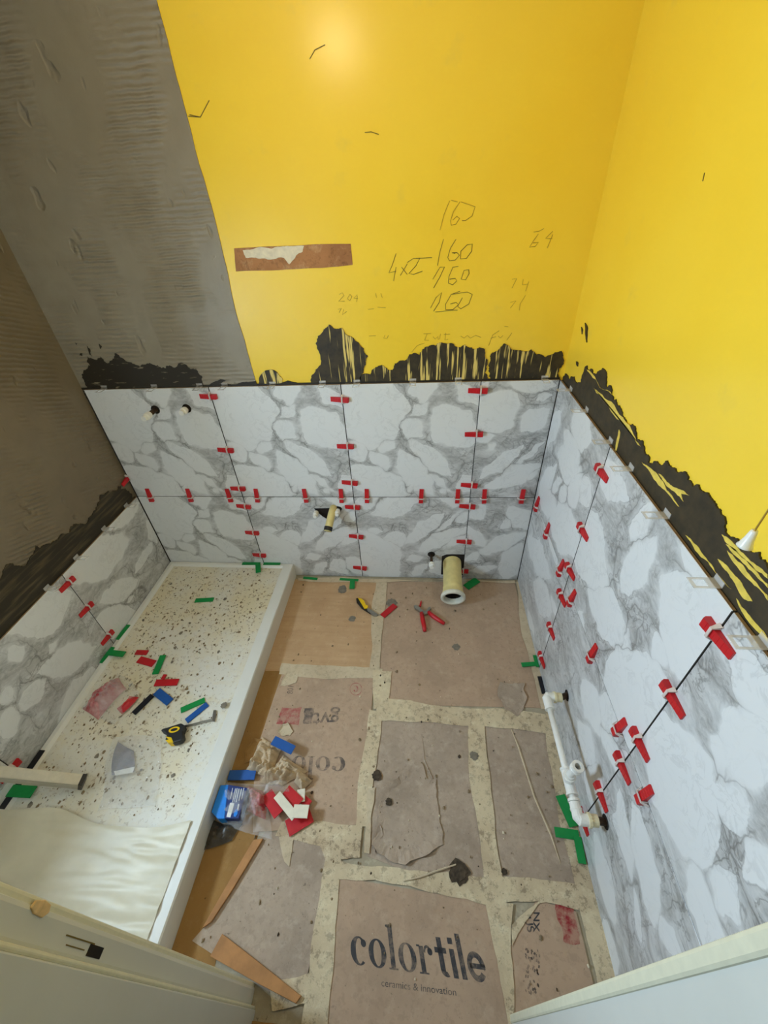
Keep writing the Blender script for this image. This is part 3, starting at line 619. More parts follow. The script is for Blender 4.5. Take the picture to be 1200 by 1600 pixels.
for i in range(len(mb.v)):
    if i >= 58: mb.v[i] = Vector((.3+(mb.v[i].x-.25)*.75, .25+mb.v[i].y*.8, 0))
place_print('round_mark', mb.mesh('mark'), Zg(995,160), Zg(880,160), Zg(995,280), 0.0041, 'ink_pink', s3, (0,1,0,1))
me = fontmesh('108', 0.0); place_print('number_print', me, Zg(355,195), Zg(345,265), Zg(300,190), 0.0041, 'ink_faint', s3)
# right front sheet: red block and dotted black print
Z8 = lambda u, v: (800+u/7.275, 1380+v/7.275)
sheet('red_print', [Z8(*q) for q in ((490,220),(560,240),(700,290),(740,480),(775,690),(690,700),(580,660),(570,520),(505,380))], 'ink_red', 0.0038, 0.0003, amp=0.09, seed=32, parent=s8)
me = fontmesh('US', 0.02); place_print('stamp_print', me, Z8(130,390), Z8(180,560), Z8(215,380), 0.0041, 'ink_black', s8)
me = fontmesh('NX', 0.02); place_print('stamp_print', me, Z8(245,330), Z8(240,560), Z8(315,330), 0.0041, 'ink_black', s8)
rn = random.Random(4); mb = MB()
for i in range(46):
    p = F(*Z8(rn.uniform(150,310), rn.uniform(720,1260)), 0.0041); a = rn.uniform(0, 3)
    mb.add([p+Vector((math.cos(a+q)*.004*w, math.sin(a+q)*.004, 0)) for q, w in ((0,1),(1.4,.4),(3.1,1),(4.6,.4))], [(0,1,2,3)])
mb.build('faded_print', 'ink_faint', s8)
# ================================================================== levelling wedges and clips
OUT = {'b': Vector((0,-1,0)), 'r': Vector((-1,0,0)), 'l': Vector((1,0,0))}
def wedge_mesh():
    mb = MB(); W = 0.0105
    top = [(-.030,.010),(-.026,.0165)]
    n = 7
    for i in range(n):
        x = -.024+.076*i/n; h = .0165-.0125*i/n; top += [(x, h), (x+.076/n-.0005, h-.0012)]
    top += [(.052, .004)]
    prof = [(-.030, 0.0)] + top + [(.052, 0.0)]
    mb.prism([(x, -W, z) for x, z in reversed(prof)], (0, 2*W, 0))
    return mb.mesh('wedge')
WM = wedge_mesh(); WM.materials.append(MATS['red_plastic'])
mb = MB(); mb.box((-.0032,-.0140,.0158), (.0032,.0140,.0172)).box((-.0032,-.0140,0), (.0032,-.0118,.0158)).box((-.0032,.0118,0), (.0032,.0140,.0158))
mb.prism([(-.003,-.0140,.0165),(.003,-.0140,.0165),(.006,-.022,.002),(-.006,-.022,.002)], (0,0.0012,0)); mb.prism([(-.003,.0140,.0165),(.003,.0140,.0165),(.006,.022,.002),(-.006,.022,.002)], (0,-0.0012,0))
CM = mb.mesh('clip')
simple('clip_plastic', srgb(236,222,214), 0.2, var=0.03, Alpha=0.7); CM.materials.append(MATS['clip_plastic'])
def frame(wall, P, d):
    ez = OUT[wall]; ex = Vector(d).normalized(); ey = ez.cross(ex)
    m = Matrix((ex, ey, ez)).transposed().to_4x4(); m.translation = P; return m
WD = []
def wedge(wall, P, d, label, jit=True, ang=0.0):
    o = bpy.data.objects.new('levelling_wedge', None); C.objects.link(o); o.empty_display_size = 0.02
    m = frame(wall, Vector(P)+OUT[wall]*0.0004, d)
    o.matrix_world = m @ Matrix.Rotation(ang + random.uniform(-.06, .06), 4, 'Z')
    for nm, me in (('wedge', WM), ('clip', CM)):
        c = bpy.data.objects.new(nm, me); C.objects.link(c); c.parent = o
    tag(o, label, 'wedge', 'red levelling wedges on the tile joints'); return o
pos3 = ('top', 'middle', 'bottom')
for jx, nm, up3, lo3 in ((J1, 'left', ((326,620),(353,704),(372,764)), ((380,792),(394,833),(405,868))), (J2, 'middle', ((530,625),(539,698),(546,755)), ((551,793),(557,839),(563,888))), (J3, 'right', ((746,611),(739,679),(733,759)), ((729,792),(729,847),(727,893)))):
    for row, pts3 in (('upper', up3), ('lower', lo3)):
        for k, (u, v) in enumerate(pts3):
            z = BK(u, v, -0.008).z
            wedge('b', (jx, 0, z), (-1,0,0), f'red wedge on the {nm} vertical joint of the {row} back tiles, {pos3[k]} of three')
ordn = 'first second third fourth fifth sixth seventh eighth ninth tenth eleventh'.split()
for k, u in enumerate((234,296,358,401,477,533,573,658,715,757,816)):
    wedge('b', (BK(u, 776, -0.008).x, 0, MZ), (0,0,1), f'red wedge on the horizontal back joint, {ordn[k]} from the left corner')
p = LW(196, 747, XL); wedge('l', (XL+0.006, p.y, p.z), (0,-1,-.25), 'red wedge stuck on the grey left wall just above the tile corner')
for k, (u, v) in enumerate(((105,914),(135,953),(168,997))):
    wedge('l', (-2.12, -0.592, LW(u, v, -2.112).z), (0,-1,0), f'red wedge on the left wall tile joint, {pos3[k]} of three')
p = LW(14, 1205); wedge('l', (-2.12, -1.192, p.z), (0,-1,0), 'red wedge on the left wall behind the aluminium straightedge')
for jy, nm, lst in ((-0.575, 'far', (((938,737),'top'),((909,829),'second from top'),((890,893),'just above the tile crossing'),((876,932),'just below the tile crossing'),((860,985),'second lowest'),((846,1032),'lowest'))),
                    (-1.197, 'near', (((1119,995),'top and largest'),((1046,1085),'second from top'),((999,1165),'just above the tile crossing'),((972,1202),'just below the tile crossing'),((939,1247),'above the white pipe fitting'),((914,1298),'below the white pipe fitting')))):
    for (u, v), w_ in lst:
        P = RW(u, v, -0.008); wedge('r', (0, jy, P.z), (0,-1,0), f'red wedge on the {nm} vertical joint of the right wall, {w_}')
for k, (u, v) in enumerate(((838,789),(853,833),(874,892),(891,939),(923,1025),(965,1139),(1006,1242))):
    wedge('r', (0, RW(u, v, -0.008).y, MZ), (0,0,1), f'red wedge on the horizontal right wall joint, {ordn[k]} from the back corner')
# clear clips left sticking out over the top tile edges
mb = MB(); a, b, L_ = 0.014, 0.0095, 0.042
mb.box((-a, 0.0, 0), (-b, L_, .0016)).box((b, 0, 0), (a, L_, .0016)).box((-b, L_-.007, 0), (b, L_, .0016)).box((-b, -.012, 0), (b, .012, .0016)).box((-a, -.012, 0), (-b, 0, .0016)).box((b, -.012, 0), (a, 0, .0016))
mb.box((-a, -.010, .0016), (a, -.0085, .014))
KM = mb.mesh('clear_clip'); KM.materials.append(MATS['clear_plastic'])
def clearclip(wall, P, label):
    o = link('clear_clip', KM); ey = OUT[wall]; ez = Vector((0,0,1)); ex = ey.cross(ez)
    m = Matrix((ex, ey, ez)).transposed().to_4x4(); m.translation = Vector(P); o.matrix_world = m
    tag(o, label, 'clip', 'clear clips along the top tile edges')
for k, u in enumerate((156,236,308,348,424,503,557,645,716,851)):
    clearclip('b', (BK(u, 602, -0.01).x, -0.0005, H+0.0012), f'clear plastic clip on the back tile top edge, {ordn[k]} from the left')
for k, (u, v) in enumerate(((888,606),(912,640),(948,690),(980,730),(1035,802),(1118,902),(1190,995))):
    clearclip('r', (-0.0005, RW(u, v, -0.002).y, H+0.0012), f'clear plastic clip on the right tile top edge, {ordn[k]} from the back corner')
for k, (u, v) in enumerate(((199,789),(165,826),(121,870),(75,917))):
    P = LW(u, v); clearclip('l', (-2.1195, P.y, MZ+0.0012), f'clear plastic clip on the left tile top edge, {ordn[k]} from the back corner')
# ================================================================== pipes and fittings
def stub(name, P, L_, label, r=0.011, d=Vector((0,-1,0)), plug=0.045):
    o = empty(name, P); d = Vector(d)
    MB().lathe([(0.0,-0.0006),(0.021,-0.0006),(0.021,0.0)], (0,0,0), -d, 20).build('wall_hole', 'hole_dark', o)
    MB().tube([(0,0,0), d*L_], r, 14).build('pipe', 'dark_metal', o, smooth=True)
    MB().lathe([(0.0, L_-0.004), (0.015, L_-0.004), (0.016, L_+0.004), (0.0165, L_+plug*0.5), (0.012, L_+plug*0.6), (0.012, L_+plug), (0.0, L_+plug)], (0,0,0), d, 16).build('plug', 'white_plastic', o, smooth=False)
    return tag(o, label, 'pipe stub', 'capped pipe stubs on the back wall')
p = BK(243, 640); stub('pipe_stub', (p.x, -0.0005, p.z), 0.058, 'long dark pipe stub with white plug, left one on upper back tile')
p = BK(292, 638); stub('pipe_stub', (p.x, -0.0005, p.z), 0.020, 'short pipe stub with white plug, right one on upper back tile', plug=0.035)
p = BK(674, 866); stub('pipe_stub', (p.x, -0.0005, p.z), 0.078, 'dark pipe stub with white plug left of the big soil pipe', r=0.008, plug=0.03)
mx = empty('mixer_outlet', BK(515, 800)); mo = mx.location.copy()
hole = [BK(u, v, -0.0012)-mo for u, v in zmap([(105,145),(440,140),(470,110),(520,120),(545,150),(520,200),(430,230),(380,330),(310,310),(240,270),(160,200)], 480, 780, 10)]
MB().prism([h+Vector((0,0.001,0)) for h in hole], (0,-0.001,0)).build('broken_hole', 'hole_dark', mx)
MB().tube([Vector((-1.035,0.01,0.53))-mo, Vector((-1.04,-0.04,0.515))-mo, Vector((-1.048,-0.09,0.485))-mo, Vector((-1.054,-0.12,0.464))-mo], 0.020, 16).build('pipe', 'old_pipe', mx, smooth=True)
d = Vector((-.006,-.03,-.021)).normalized()
MB().lathe([(0.016,0.0),(0.022,-0.002),(0.0225,-0.022),(0.019,-0.024)], Vector((-1.054,-0.12,0.464))-mo, d, 18).lathe([(0.0,-.012),(.018,-.012)], Vector((-1.054,-0.12,0.464))-mo, d, 18).build('pipe_end', 'black_plastic', mx)
for (u, v), nm in (((493,804),'left'), ((527,801),'right')):
    q = BK(u, v, -0.03)-mo
    MB().lathe([(0,-.02),(.013,-.02),(.014,-.01),(.014,.008),(.010,.012),(.010,.02),(0,.02)], q, (0,-1,0), 14).build('plug', 'white_plastic', mx)
    MB().tube([q+Vector((0,0.028,0)), q+Vector((0,0.01,0))], 0.011, 12).build('fitting', 'dark_metal', mx)
tag(mx, 'mixer outlet with yellowed pipe and white plugs in a broken hole of the back tile', 'pipe outlet')
# soil pipe
sp_ = empty('soil_pipe', (-0.388, 0, 0.135)); so = sp_.location.copy(); a = Vector((-0.388, 0.0, 0.135)); b = Vector((-0.393, -0.235, 0.092)); d = (b-a).normalized(); L_ = (b-a).length
MB().lathe([(0.052,-0.012),(0.052,L_-0.075),(0.0545,L_-0.07),(0.0545,L_-0.06),(0.053,L_-0.055),(0.056,L_-0.045),(0.059,L_-0.03),(0.062,L_-0.024)], a-so, d, 36).build('pipe', 'old_pipe', sp_, smooth=True)
MB().lathe([(0.062,L_-0.024),(0.066,L_-0.018),(0.067,L_-0.004),(0.063,L_),(0.054,L_),(0.051,L_-0.004),(0.050,L_-0.02),(0.049,L_-0.06)], a-so, d, 36).build('socket', 'pipe_rim', sp_, smooth=True)
MB().lathe([(0.049,L_-0.03),(0.047,L_-0.14),(0.0,L_-0.14)], a-so, d, 28).build('inside', 'hole_dark', sp_)
MB().prism([(x, -0.0003, z) for x, z in ((-.06,-.10),(-.06,.05),(-.035,.063),(.0,.066),(.0665,.066),(.0665,-.10))], (0,-0.0008,0)).build('cut_out', 'hole_dark', sp_)
tag(sp_, 'large yellowed soil pipe with grey socket sticking out of the back tiles', 'drain pipe')
# white supply pipe on the right wall
wp = empty('supply_pipe', (0, -1.05, 0.27)); wo = wp.location.copy(); X = -0.08
p1 = Vector((X,-0.862,0.266)); p2 = Vector((X,-1.262,0.284)); w1 = Vector((0,-0.85,0.262)); w2 = Vector((0,-1.262,0.28))
MB().tube([p1-wo, p2-wo], 0.0105, 16).build('pipe', 'white_plastic', wp, smooth=True)
ax = (p2-p1).normalized()
for P, W_, s_, nm in ((p1, w1, 1, 'elbow'), (p2, w2, -1, 'elbow')):
    q = P-wo; e = ax*s_
    mb = MB().tube([q+e*0.045, q+e*0.02, q+e*0.006, q+Vector((0.004,0,0)), q+Vector((0.018,0,0)), q+Vector((0.03,0,0))], [0.0165,0.0165,0.0175,0.018,0.017,0.017], 18)
    mb.tube([q+e*0.046, q+e*0.052], 0.0180, 18); mb.build('elbow', 'white_plastic', wp, smooth=False)
    MB().tube([q+Vector((0.026,0,0)), q+Vector((0.034,0,0))], 0.021, 18).tube([q+Vector((0.034,0,0)), q+Vector((0.055,0,0))], 0.0175, 14).build('adapter', 'cream_plastic', wp)
    MB().tube([q+Vector((0.054,0,0)), Vector((-0.001, W_.y, W_.z))-wo], 0.0115, 14).build('threaded_end', 'dark_metal', wp)
    MB().lathe([(0.0,0.0012),(0.021,0.0012),(0.021,0.0004)], Vector((0,W_.y,W_.z))-wo, (-1,0,0), 18).build('wall_hole', 'hole_dark', wp)
tq = p1+(p2-p1)*0.74-wo
mb = MB().tube([tq-ax*0.035, tq+ax*0.035], 0.0165, 18).tube([tq-ax*0.040, tq-ax*0.033], 0.0185, 18).tube([tq+ax*0.033, tq+ax*0.040], 0.0185, 18).tube([tq, tq+Vector((-.006,0.004,0.05))], 0.0155, 16).tube([tq+Vector((-.004,.003,.03)), tq+Vector((-.005,.004,.036))], 0.0195, 18)
mb.build('tee', 'white_plastic', wp)
bt = Vector((-.006,.004,.045)); bd = Vector((.10,-.04,1)).normalized()
MB().lathe([(0.0115,0.0),(0.0115,0.045),(0.017,0.047),(0.018,0.052),(0.018,0.058),(0.0165,0.060),(0.0165,0.066),(0.018,0.068),(0.018,0.076),(0.0095,0.076),(0.009,0.05)], tq+bt, bd, 20).build('branch', 'white_plastic', wp)
MB().tube([tq+ax*0.05, tq+ax*0.058], 0.0185, 16).tube([tq+ax*0.075, tq+ax*0.081], 0.018, 16).build('collar', 'white_plastic', wp)
tag(wp, 'white plastic supply pipe with elbows and tee on the right tiles', 'pipe')
# pull cord
pc = empty('pull_cord', (-0.035, -1.180, 1.340)); 
MB().tube([(0,0,0.03), (0,0,ZC-1.340)], 0.0013, 8).build('cord', 'brass', pc)
MB().lathe([(0.0,0.034),(0.0045,0.034),(0.0055,0.030),(0.0075,0.015),(0.0105,0.003),(0.012,0.0),(0.009,-0.001),(0.0,0.003)], (0,0,0), (0,0,1), 20).build('bell_knob', 'white_plastic', pc, smooth=True)
tag(pc, 'white bell-shaped knob hanging on a pull cord before the right yellow wall', 'pull cord')
# ================================================================== pencil sums on the yellow wall
def strokes(name, lines, zm, mat, r=0.0011, parent=wall_back, fn=BK, val=YB-0.0006):
    mb = MB()
    for ln in lines:
        P = [fn(u, v, val) for u, v in zmap(ln, *zm)]
        mb.tube(P, r, 4)
    return mb.build(name, mat, parent)
zp = (580, 300, 4.0)
strokes('pencil_sum', [[(490,55),(455,140),(430,238)], [(555,60),(515,120),(495,180),(500,208),(530,200),(552,165),(535,152),(510,175)], [(560,62),(650,92),(630,150),(590,178),(568,178)], [(500,52),(540,62)]], zp, 'pencil_faint', 0.0012)
strokes('pencil_sum', [[(452,295),(428,380),(414,460)], [(530,295),(495,350),(478,410),(490,430),(525,425),(552,395),(535,378),(505,380),(525,385)], [(600,330),(632,325),(628,370),(595,415),(558,418),(560,370),(600,330)]], zp, 'pencil', 0.0012)
strokes('pencil_sum', [[(430,470),(458,468),(430,530),(390,600)], [(385,545),(430,470)], [(545,465),(510,470),(485,530),(482,570),(510,580),(535,555),(525,540),(490,545)], [(610,485),(580,490),(562,545),(590,548),(612,510),(610,485)]], zp, 'pencil', 0.0012)
strokes('pencil_sum', [[(370,725),(405,660),(440,628),(425,690),(390,745)], [(555,620),(500,640),(465,700),(465,735),(510,735),(545,705),(530,690),(495,700)], [(500,640),(600,625),(632,640),(610,700),(560,730),(540,715),(570,660)], [(400,750),(500,740),(540,738)]], zp, 'pencil', 0.0012)
strokes('pencil_sum', [[(155,385),(130,460),(110,505),(155,495)], [(155,470),(140,555)], [(190,470),(225,515)], [(225,450),(182,522)], [(225,440),(265,415),(305,412),(280,460),(235,510),(265,515),(320,495)], [(280,415),(380,410)]], zp, 'pencil', 0.0012)
strokes('pencil_sum', [[(1015,250),(1050,245),(1080,228)], [(1045,262),(1010,310),(990,345),(1025,340),(1045,315),(1010,318)], [(1135,245),(1090,290),(1130,292)], [(1135,265),(1100,350)]], zp, 'pencil_faint', 0.0012)
strokes('pencil_sum', [[(880,545),(910,540),(880,600)], [(950,545),(945,580),(980,575)], [(985,560),(965,620)], [(870,690),(905,680),(870,725)], [(965,645),(930,700),(925,740)]], zp, 'pencil_faint', 0.0009)
zq = (480, 420, 3.0)
strokes('pencil_note', [[(150,120),(165,112),(172,125),(148,152),(175,152)], [(200,120),(188,140),(200,150),(210,130),(200,120)], [(235,122),(218,138),(238,140)], [(235,128),(232,155)], [(145,190),(160,185),(150,205)], [(170,190),(165,215),(185,200)], [(285,190),(312,188)], [(330,180),(368,182)], [(290,315),(322,313)], [(365,310),(358,325),(375,325),(380,312)], [(320,115),(325,135)], [(345,115),(352,135)]], zq, 'pencil_faint', 0.0010)
strokes('pencil_note', [[(545,305),(580,303)], [(562,305),(550,335),(570,335)], [(590,318),(600,330),(612,318),(615,332)], [(625,305),(620,330)], [(650,300),(645,335),(660,330)], [(640,308),(670,306)], [(720,315),(735,325),(750,312),(765,325),(790,312),(815,322)], [(900,290),(870,310),(850,360)], [(860,325),(885,318)], [(895,315),(905,325),(918,312)], [(960,300),(935,335)], [(925,270),(942,272)], [(490,390),(515,360),(550,348)]], zq, 'pencil_faint', 0.0010)
strokes('wall_scratch', [[(785,485),(835,488),(872,418)], [(835,488),(790,478)]], (0,0,2.667), 'pencil', 0.0013)
strokes('wall_scratch', [[(570,207),(580,206),(592,210)], [(484,92),(492,78),(508,70)]], (0,0,1.0), 'pencil', 0.0013)
strokes('wall_scratch', [[(1101,270),(1098,283)], [(915,505),(917,530)]], (0,0,1.0), 'pencil', 0.0012, wall_right, RW, XR-0.0006)
# ================================================================== loose spacer strips
def shim(mat, p1, p2, wpx, label, z=TS, th=0.003, cat='spacer strip', lift=0.0, group='loose plastic spacer strips', name='spacer_strip', tilt=0.0):
    a, b = F(*p1, z), F(*p2, z); d = (b-a); L_ = d.length; d.normalize()
    m_ = F((p1[0]+p2[0])/2, (p1[1]+p2[1])/2, z); nrm = Vector((-d.y, d.x, 0))
    mb = MB(); hw = wpx/2
    M4 = Matrix((d, nrm, Vector((0,0,1)))).transposed().to_4x4(); M4.translation = m_+Vector((0,0,lift))
    o = MB().box((-L_/2, -hw, 0), (L_/2, hw, th)).box((-L_/2, -hw*0.86, th), (L_/2, hw*0.86, th+0.0006)).build(name, mat, None)
    o.matrix_world = M4 @ Matrix.Rotation(tilt, 4, 'Y')
    return tag(o, label, cat, group)
ZT = lambda u, v: (100+u/3.158, 860+v/3.158)
ZS = lambda u, v: (120+u/5.217, 1000+v/5.217)
shim('red_shim', ZS(482,102), ZS(578,105), .026, 'short red strip nearest the left wall on the tray')
shim('red_shim', ZS(505,160), ZS(630,195), .035, 'broad red strip beside the green strip on the tray')
shim('green_shim', ZS(640,278), ZS(705,125), .030, 'green strip lying next to the broad red strip on the tray')
shim('red_shim', ZS(640,352), ZS(826,345), .032, 'long red strip in the middle of the tray above the blue one')
shim('red_shim', ZS(700,320), ZS(722,282), .018, 'small red strip end peeking out behind the long red strip', th=0.002)
shim('blue_shim', ZS(650,420), ZS(760,508), .036, 'blue strip touching the black strip on the tray')
shim('black_shim', ZS(465,600), ZS(618,450), .026, 'black strip lying slantwise on the tray')
shim('green_shim', ZS(850,575), ZS(1045,490), .026, 'green strip parallel to a blue strip above the tape measure')
shim('blue_shim', ZS(895,662), ZS(1068,522), .026, 'long blue strip just above the tape measure')
shim('green_shim', ZT(648,248), ZT(738,243), .028, 'lone green strip at the far end of the tray')
shim('green_shim', ZT(880,66), ZT(968,66), .022, 'green strip at the tray back edge, left one', z=TZ)
shim('green_shim', ZT(958,72), ZT(960,112), .030, 'short green strip pointing forward from the tray back edge', z=TZ, lift=0.004)
shim('green_shim', ZT(985,66), ZT(1068,66), .022, 'green strip at the tray back edge, right one', z=TZ)
shim('green_shim', ZT(262,440), ZT(320,368), .022, 'upper green strip wedged along the left wall by the tray', z=TZ)
shim('green_shim', ZT(180,555), ZT(244,478), .022, 'lower green strip wedged along the left wall by the tray', z=TZ)
shim('green_shim', ZT(232,508), ZT(300,516), .030, 'green strip crossing the tray rim by the left wall', z=TZ, lift=0.004)
ZU = lambda u, v: (u/3.529, 1120+v/3.529)
shim('black_shim', ZU(15,500), ZU(240,178), .024, 'long black strip wedged along the left wall under the straightedge', z=TZ)
shim('green_shim', ZU(55,410), ZU(190,418), .040, 'green strip lying on the tray rim beside the black strip', z=TZ, lift=0.004)
shim('green_shim', (474,903), (496,905), .018, 'green strip at the floor joint next to the tray end', z=0.006)
shim('green_shim', (531,905), (560,907), .018, 'green strip at the floor joint under the middle tile', z=0.006)
shim('green_shim', (551,906), (550,920), .030, 'green strip end pointing out from the back tiles', z=0.010)
shim('green_shim', (728,918), (746,906), .045, 'green strip under the soil pipe at the back tiles', z=0.006)
shim('green_shim', (815,1039), (842,1037), .022, 'green strip at the foot of the right tiles near the torn scrap', z=0.008)
shim('green_shim', (835,1024), (840,1042), .016, 'upright green strip end at the foot of the right tiles', z=0.013)
shim('black_shim', (843,1057), (850,1084), .020, 'black strip at the foot of the right tiles behind the pipe', z=0.008)
ZV = lambda u, v: (840+u/6.15, 1060+v/6.15)
shim('green_shim', ZV(215,1120), ZV(350,1420), .036, 'green strip standing along the right tiles below the pipe tee', z=0.012)
shim('green_shim', ZV(165,1475), ZV(395,1510), .030, 'green strip pointing into the room from below the pipe elbow', z=0.009)
shim('green_shim', ZV(380,1520), ZV(430,1780), .026, 'nearest green strip along the foot of the right tiles', z=0.014)
ZN = lambda u, v: (540+u/6, 920+v/6)
shim('red_shim', ZN(345,258), ZN(465,155), .034, 'red strip beside the knife on the floor', z=0.006)
ZR = lambda u, v: (310+u/6, 1140+v/6)
shim('blue_shim', ZR(700,100), ZR(890,195), .036, 'blue strip lying across the crumpled rags', z=0.05)
shim('blue_shim', ZR(285,430), ZR(535,425), .036, 'blue strip inside the clear bag beside the tray', z=0.02)
RG = 'red and white strips on the rubbish heap'
shim('red_shim', ZR(640,600), ZR(760,790), .045, 'red strip nearest the clear bag in the rubbish heap', z=0.03, group=RG)
shim('red_shim', ZR(800,590), ZR(930,720), .060, 'broad red strip in the middle of the rubbish heap', z=0.035, group=RG)
shim('red_shim', ZR(835,930), ZR(1060,790), .055, 'red strip at the front edge of the rubbish heap', z=0.012, group=RG)
shim('red_shim', ZR(980,710), ZR(1030,640), .040, 'small red strip at the right side of the rubbish heap', z=0.02, group=RG)
shim('white_shim', ZR(735,610), ZR(905,820), .030, 'long white strip across the red strips', z=0.045, group=RG)
shim('white_shim', ZR(890,765), ZR(1030,770), .042, 'short white strip on top of the red strips', z=0.05, group=RG)
shim('white_shim', ZR(965,560), ZR(960,680), .030, 'white strip sticking out from under the rag', z=0.03, group=RG)
# ================================================================== tools
tm = empty('tape_measure', F(*ZS(790,770), TS)); o0 = tm.location.copy()
outl = [F(*ZS(u, v), TS+0.03)-o0 for u, v in ((682,738),(700,722),(740,712),(800,692),(850,676),(885,700),(862,745),(872,790),(850,820),(790,838),(745,832),(718,812),(735,780),(712,752))]
MB().prism([(p.x, p.y, 0) for p in outl], (0,0,0.032)).build('case', 'black_plastic', tm, bevel=0.005)
mb = MB(); c0 = F(*ZS(793,730), TS+0.033)-o0; ring(mb, 0, 0, .022, .012, .014, .006, 0, 360, 24)
for i in range(len(mb.v)): mb.v[i] = Vector((c0.x, c0.y, 0.0326)) + Matrix.Rotation(.25, 3, 'Z') @ mb.v[i]
mb.build('emblem', 'yellow_plastic', tm)
yq = [F(*ZS(u, v), TS+0.034)-o0 for u, v in ((722,785),(770,795),(785,832),(745,836),(722,815),(748,812))]
MB().prism([(p.x, p.y, 0.001) for p in yq], (0,0,0.033)).build('yellow_corner', 'yellow_plastic', tm)
bl = [F(*ZS(u, v), TS+0.012)-o0 for u, v in ((875,705),(950,690),(1030,668),(1105,652))]
mb = MB()
for a, b in zip(bl, bl[1:]):
    mb.add([(a.x,a.y,.004),(b.x,b.y,.004),(b.x,b.y,.022),(a.x,a.y,.022)], [(0,1,2,3)])
mb.build('blade', 'steel', tm, solid=0.0015)
hk = [F(*ZS(u, v), TS+0.012)-o0 for u, v in ((1098,655),(1105,600),(1112,566),(1132,566),(1130,610),(1118,660))]
MB().prism([(p.x, p.y, 0.003) for p in hk], (0,0,0.004)).build('hook', 'steel', tm)
tag(tm, 'black and yellow tape measure with its blade end pulled out on the tray', 'tape measure')
kn = empty('utility_knife', F(*ZN(190,160), 0.003)); o0 = kn.location.copy()
def flat(parent, name, mat, pts, zf, z0, h, bev=0.001):
    P = [F(*zf(u, v), o0.z+z0+h)-o0 for u, v in pts]
    return MB().prism([(p.x, p.y, z0) for p in P], (0,0,h)).build(name, mat, parent, bevel=bev)
flat(kn, 'grip', 'black_plastic', [(98,90),(118,85),(150,130),(190,175),(230,200),(280,235),(265,248),(215,220),(150,178),(105,125)], ZN, 0, 0.010)
flat(kn, 'body', 'yellow_plastic', [(115,82),(148,90),(172,110),(190,150),(210,155),(205,180),(175,182),(150,140)], ZN, 0.004, 0.012)
flat(kn, 'blade_sleeve', 'steel', [(200,178),(225,185),(300,235),(295,250),(262,250),(205,205)], ZN, 0.003, 0.010)
flat(kn, 'blade', 'steel', [(285,232),(328,245),(290,250)], ZN, 0.004, 0.002, 0)
tag(kn, 'yellow and black utility knife lying open on the floor', 'knife')
pl = empty('tile_pliers', F(*ZN(740,220), 0.003)); o0 = pl.location.copy()
h1 = [F(*ZN(u, v), 0.012)-o0 for u, v in ((712,228),(722,290),(735,350),(742,400))]; h2 = [F(*ZN(u, v), 0.012)-o0 for u, v in ((775,222),(820,260),(880,300),(925,330))]
for hp in (h1, h2):
    MB().tube([(p.x, p.y, 0.012) for p in hp], [0.011,0.0125,0.0115,0.009], 10).build('handle', 'red_plastic', pl, smooth=True)
flat(pl, 'jaw', 'steel', [(640,155),(660,148),(700,180),(730,205),(745,220),(725,230),(690,205),(650,178)], ZN, 0.004, 0.016)
flat(pl, 'jaw', 'steel', [(728,215),(760,195),(778,170),(798,165),(800,185),(780,205),(770,228),(735,238)], ZN, 0.004, 0.013)
flat(pl, 'spring', 'red_plastic', [(690,160),(700,120),(710,105),(714,125),(706,165)], ZN, 0.002, 0.006)
tag(pl, 'red handled tile levelling pliers lying open on the floor', 'pliers')
# aluminium straightedge reaching in over the tray
e1 = F(131, 1222, 0.135); e0 = hit(-22, 1207, 0, -2.10)
d = (e1-e0).normalized(); n_ = Vector((0,0,1)); s_ = n_.cross(d).normalized(); n_ = d.cross(s_)
se = empty('straightedge', e1); M4 = Matrix((d, s_, n_)).transposed().to_4x4(); M4.translation = e1; se.matrix_world = M4
Ls = (e1-e0).length
MB().box((-Ls,-.018,-.022), (-.012,.018,.022)).box((-Ls,-.0185,-.006),(-.012,-.018,.006)).box((-Ls,-.016,.022),(-.012,.016,.0235)).build('bar', 'aluminium', se, bevel=0.002)
MB().box((-.012,-.0195,-.0235), (.002,.0195,.0245)).build('end_cap', 'black_plastic', se, bevel=0.002)
tag(se, 'aluminium straightedge with black end cap reaching from the left wall over the tray', 'straightedge')
# wooden slats
def slat(px, th, label, z=0.006):
    P = [F(u, v, z+th) for u, v in px]; c = sum(P, Vector())/len(P)
    o = MB().prism([(p.x-c.x, p.y-c.y, 0) for p in P], (0,0,th)).build('wooden_slat', 'wood_strip', None, bevel=0.001); o.location = (c.x, c.y, z)
    return tag(o, label, 'slat', 'offcut wooden slats')
slat([(396,1312),(411,1310),(366,1385),(330,1440),(316,1450),(350,1390)], 0.010, 'long thin wooden slat running out from under the clear bag')
slat([(347,1459),(400,1500),(470,1556),(462,1568),(400,1535),(328,1494)], 0.012, 'broad wooden slat lying before the left door jamb')
tw = MB().tube([F(u, v, 0.010) for u, v in Z6([(300,755),(370,738),(440,712),(525,684)])], [0.001,0.0028,0.003,0.0024], 7).build('wood_splinter', 'tape_pale'); tag(tw, 'thin pale wood splinter above the logo sheet', 'splinter')
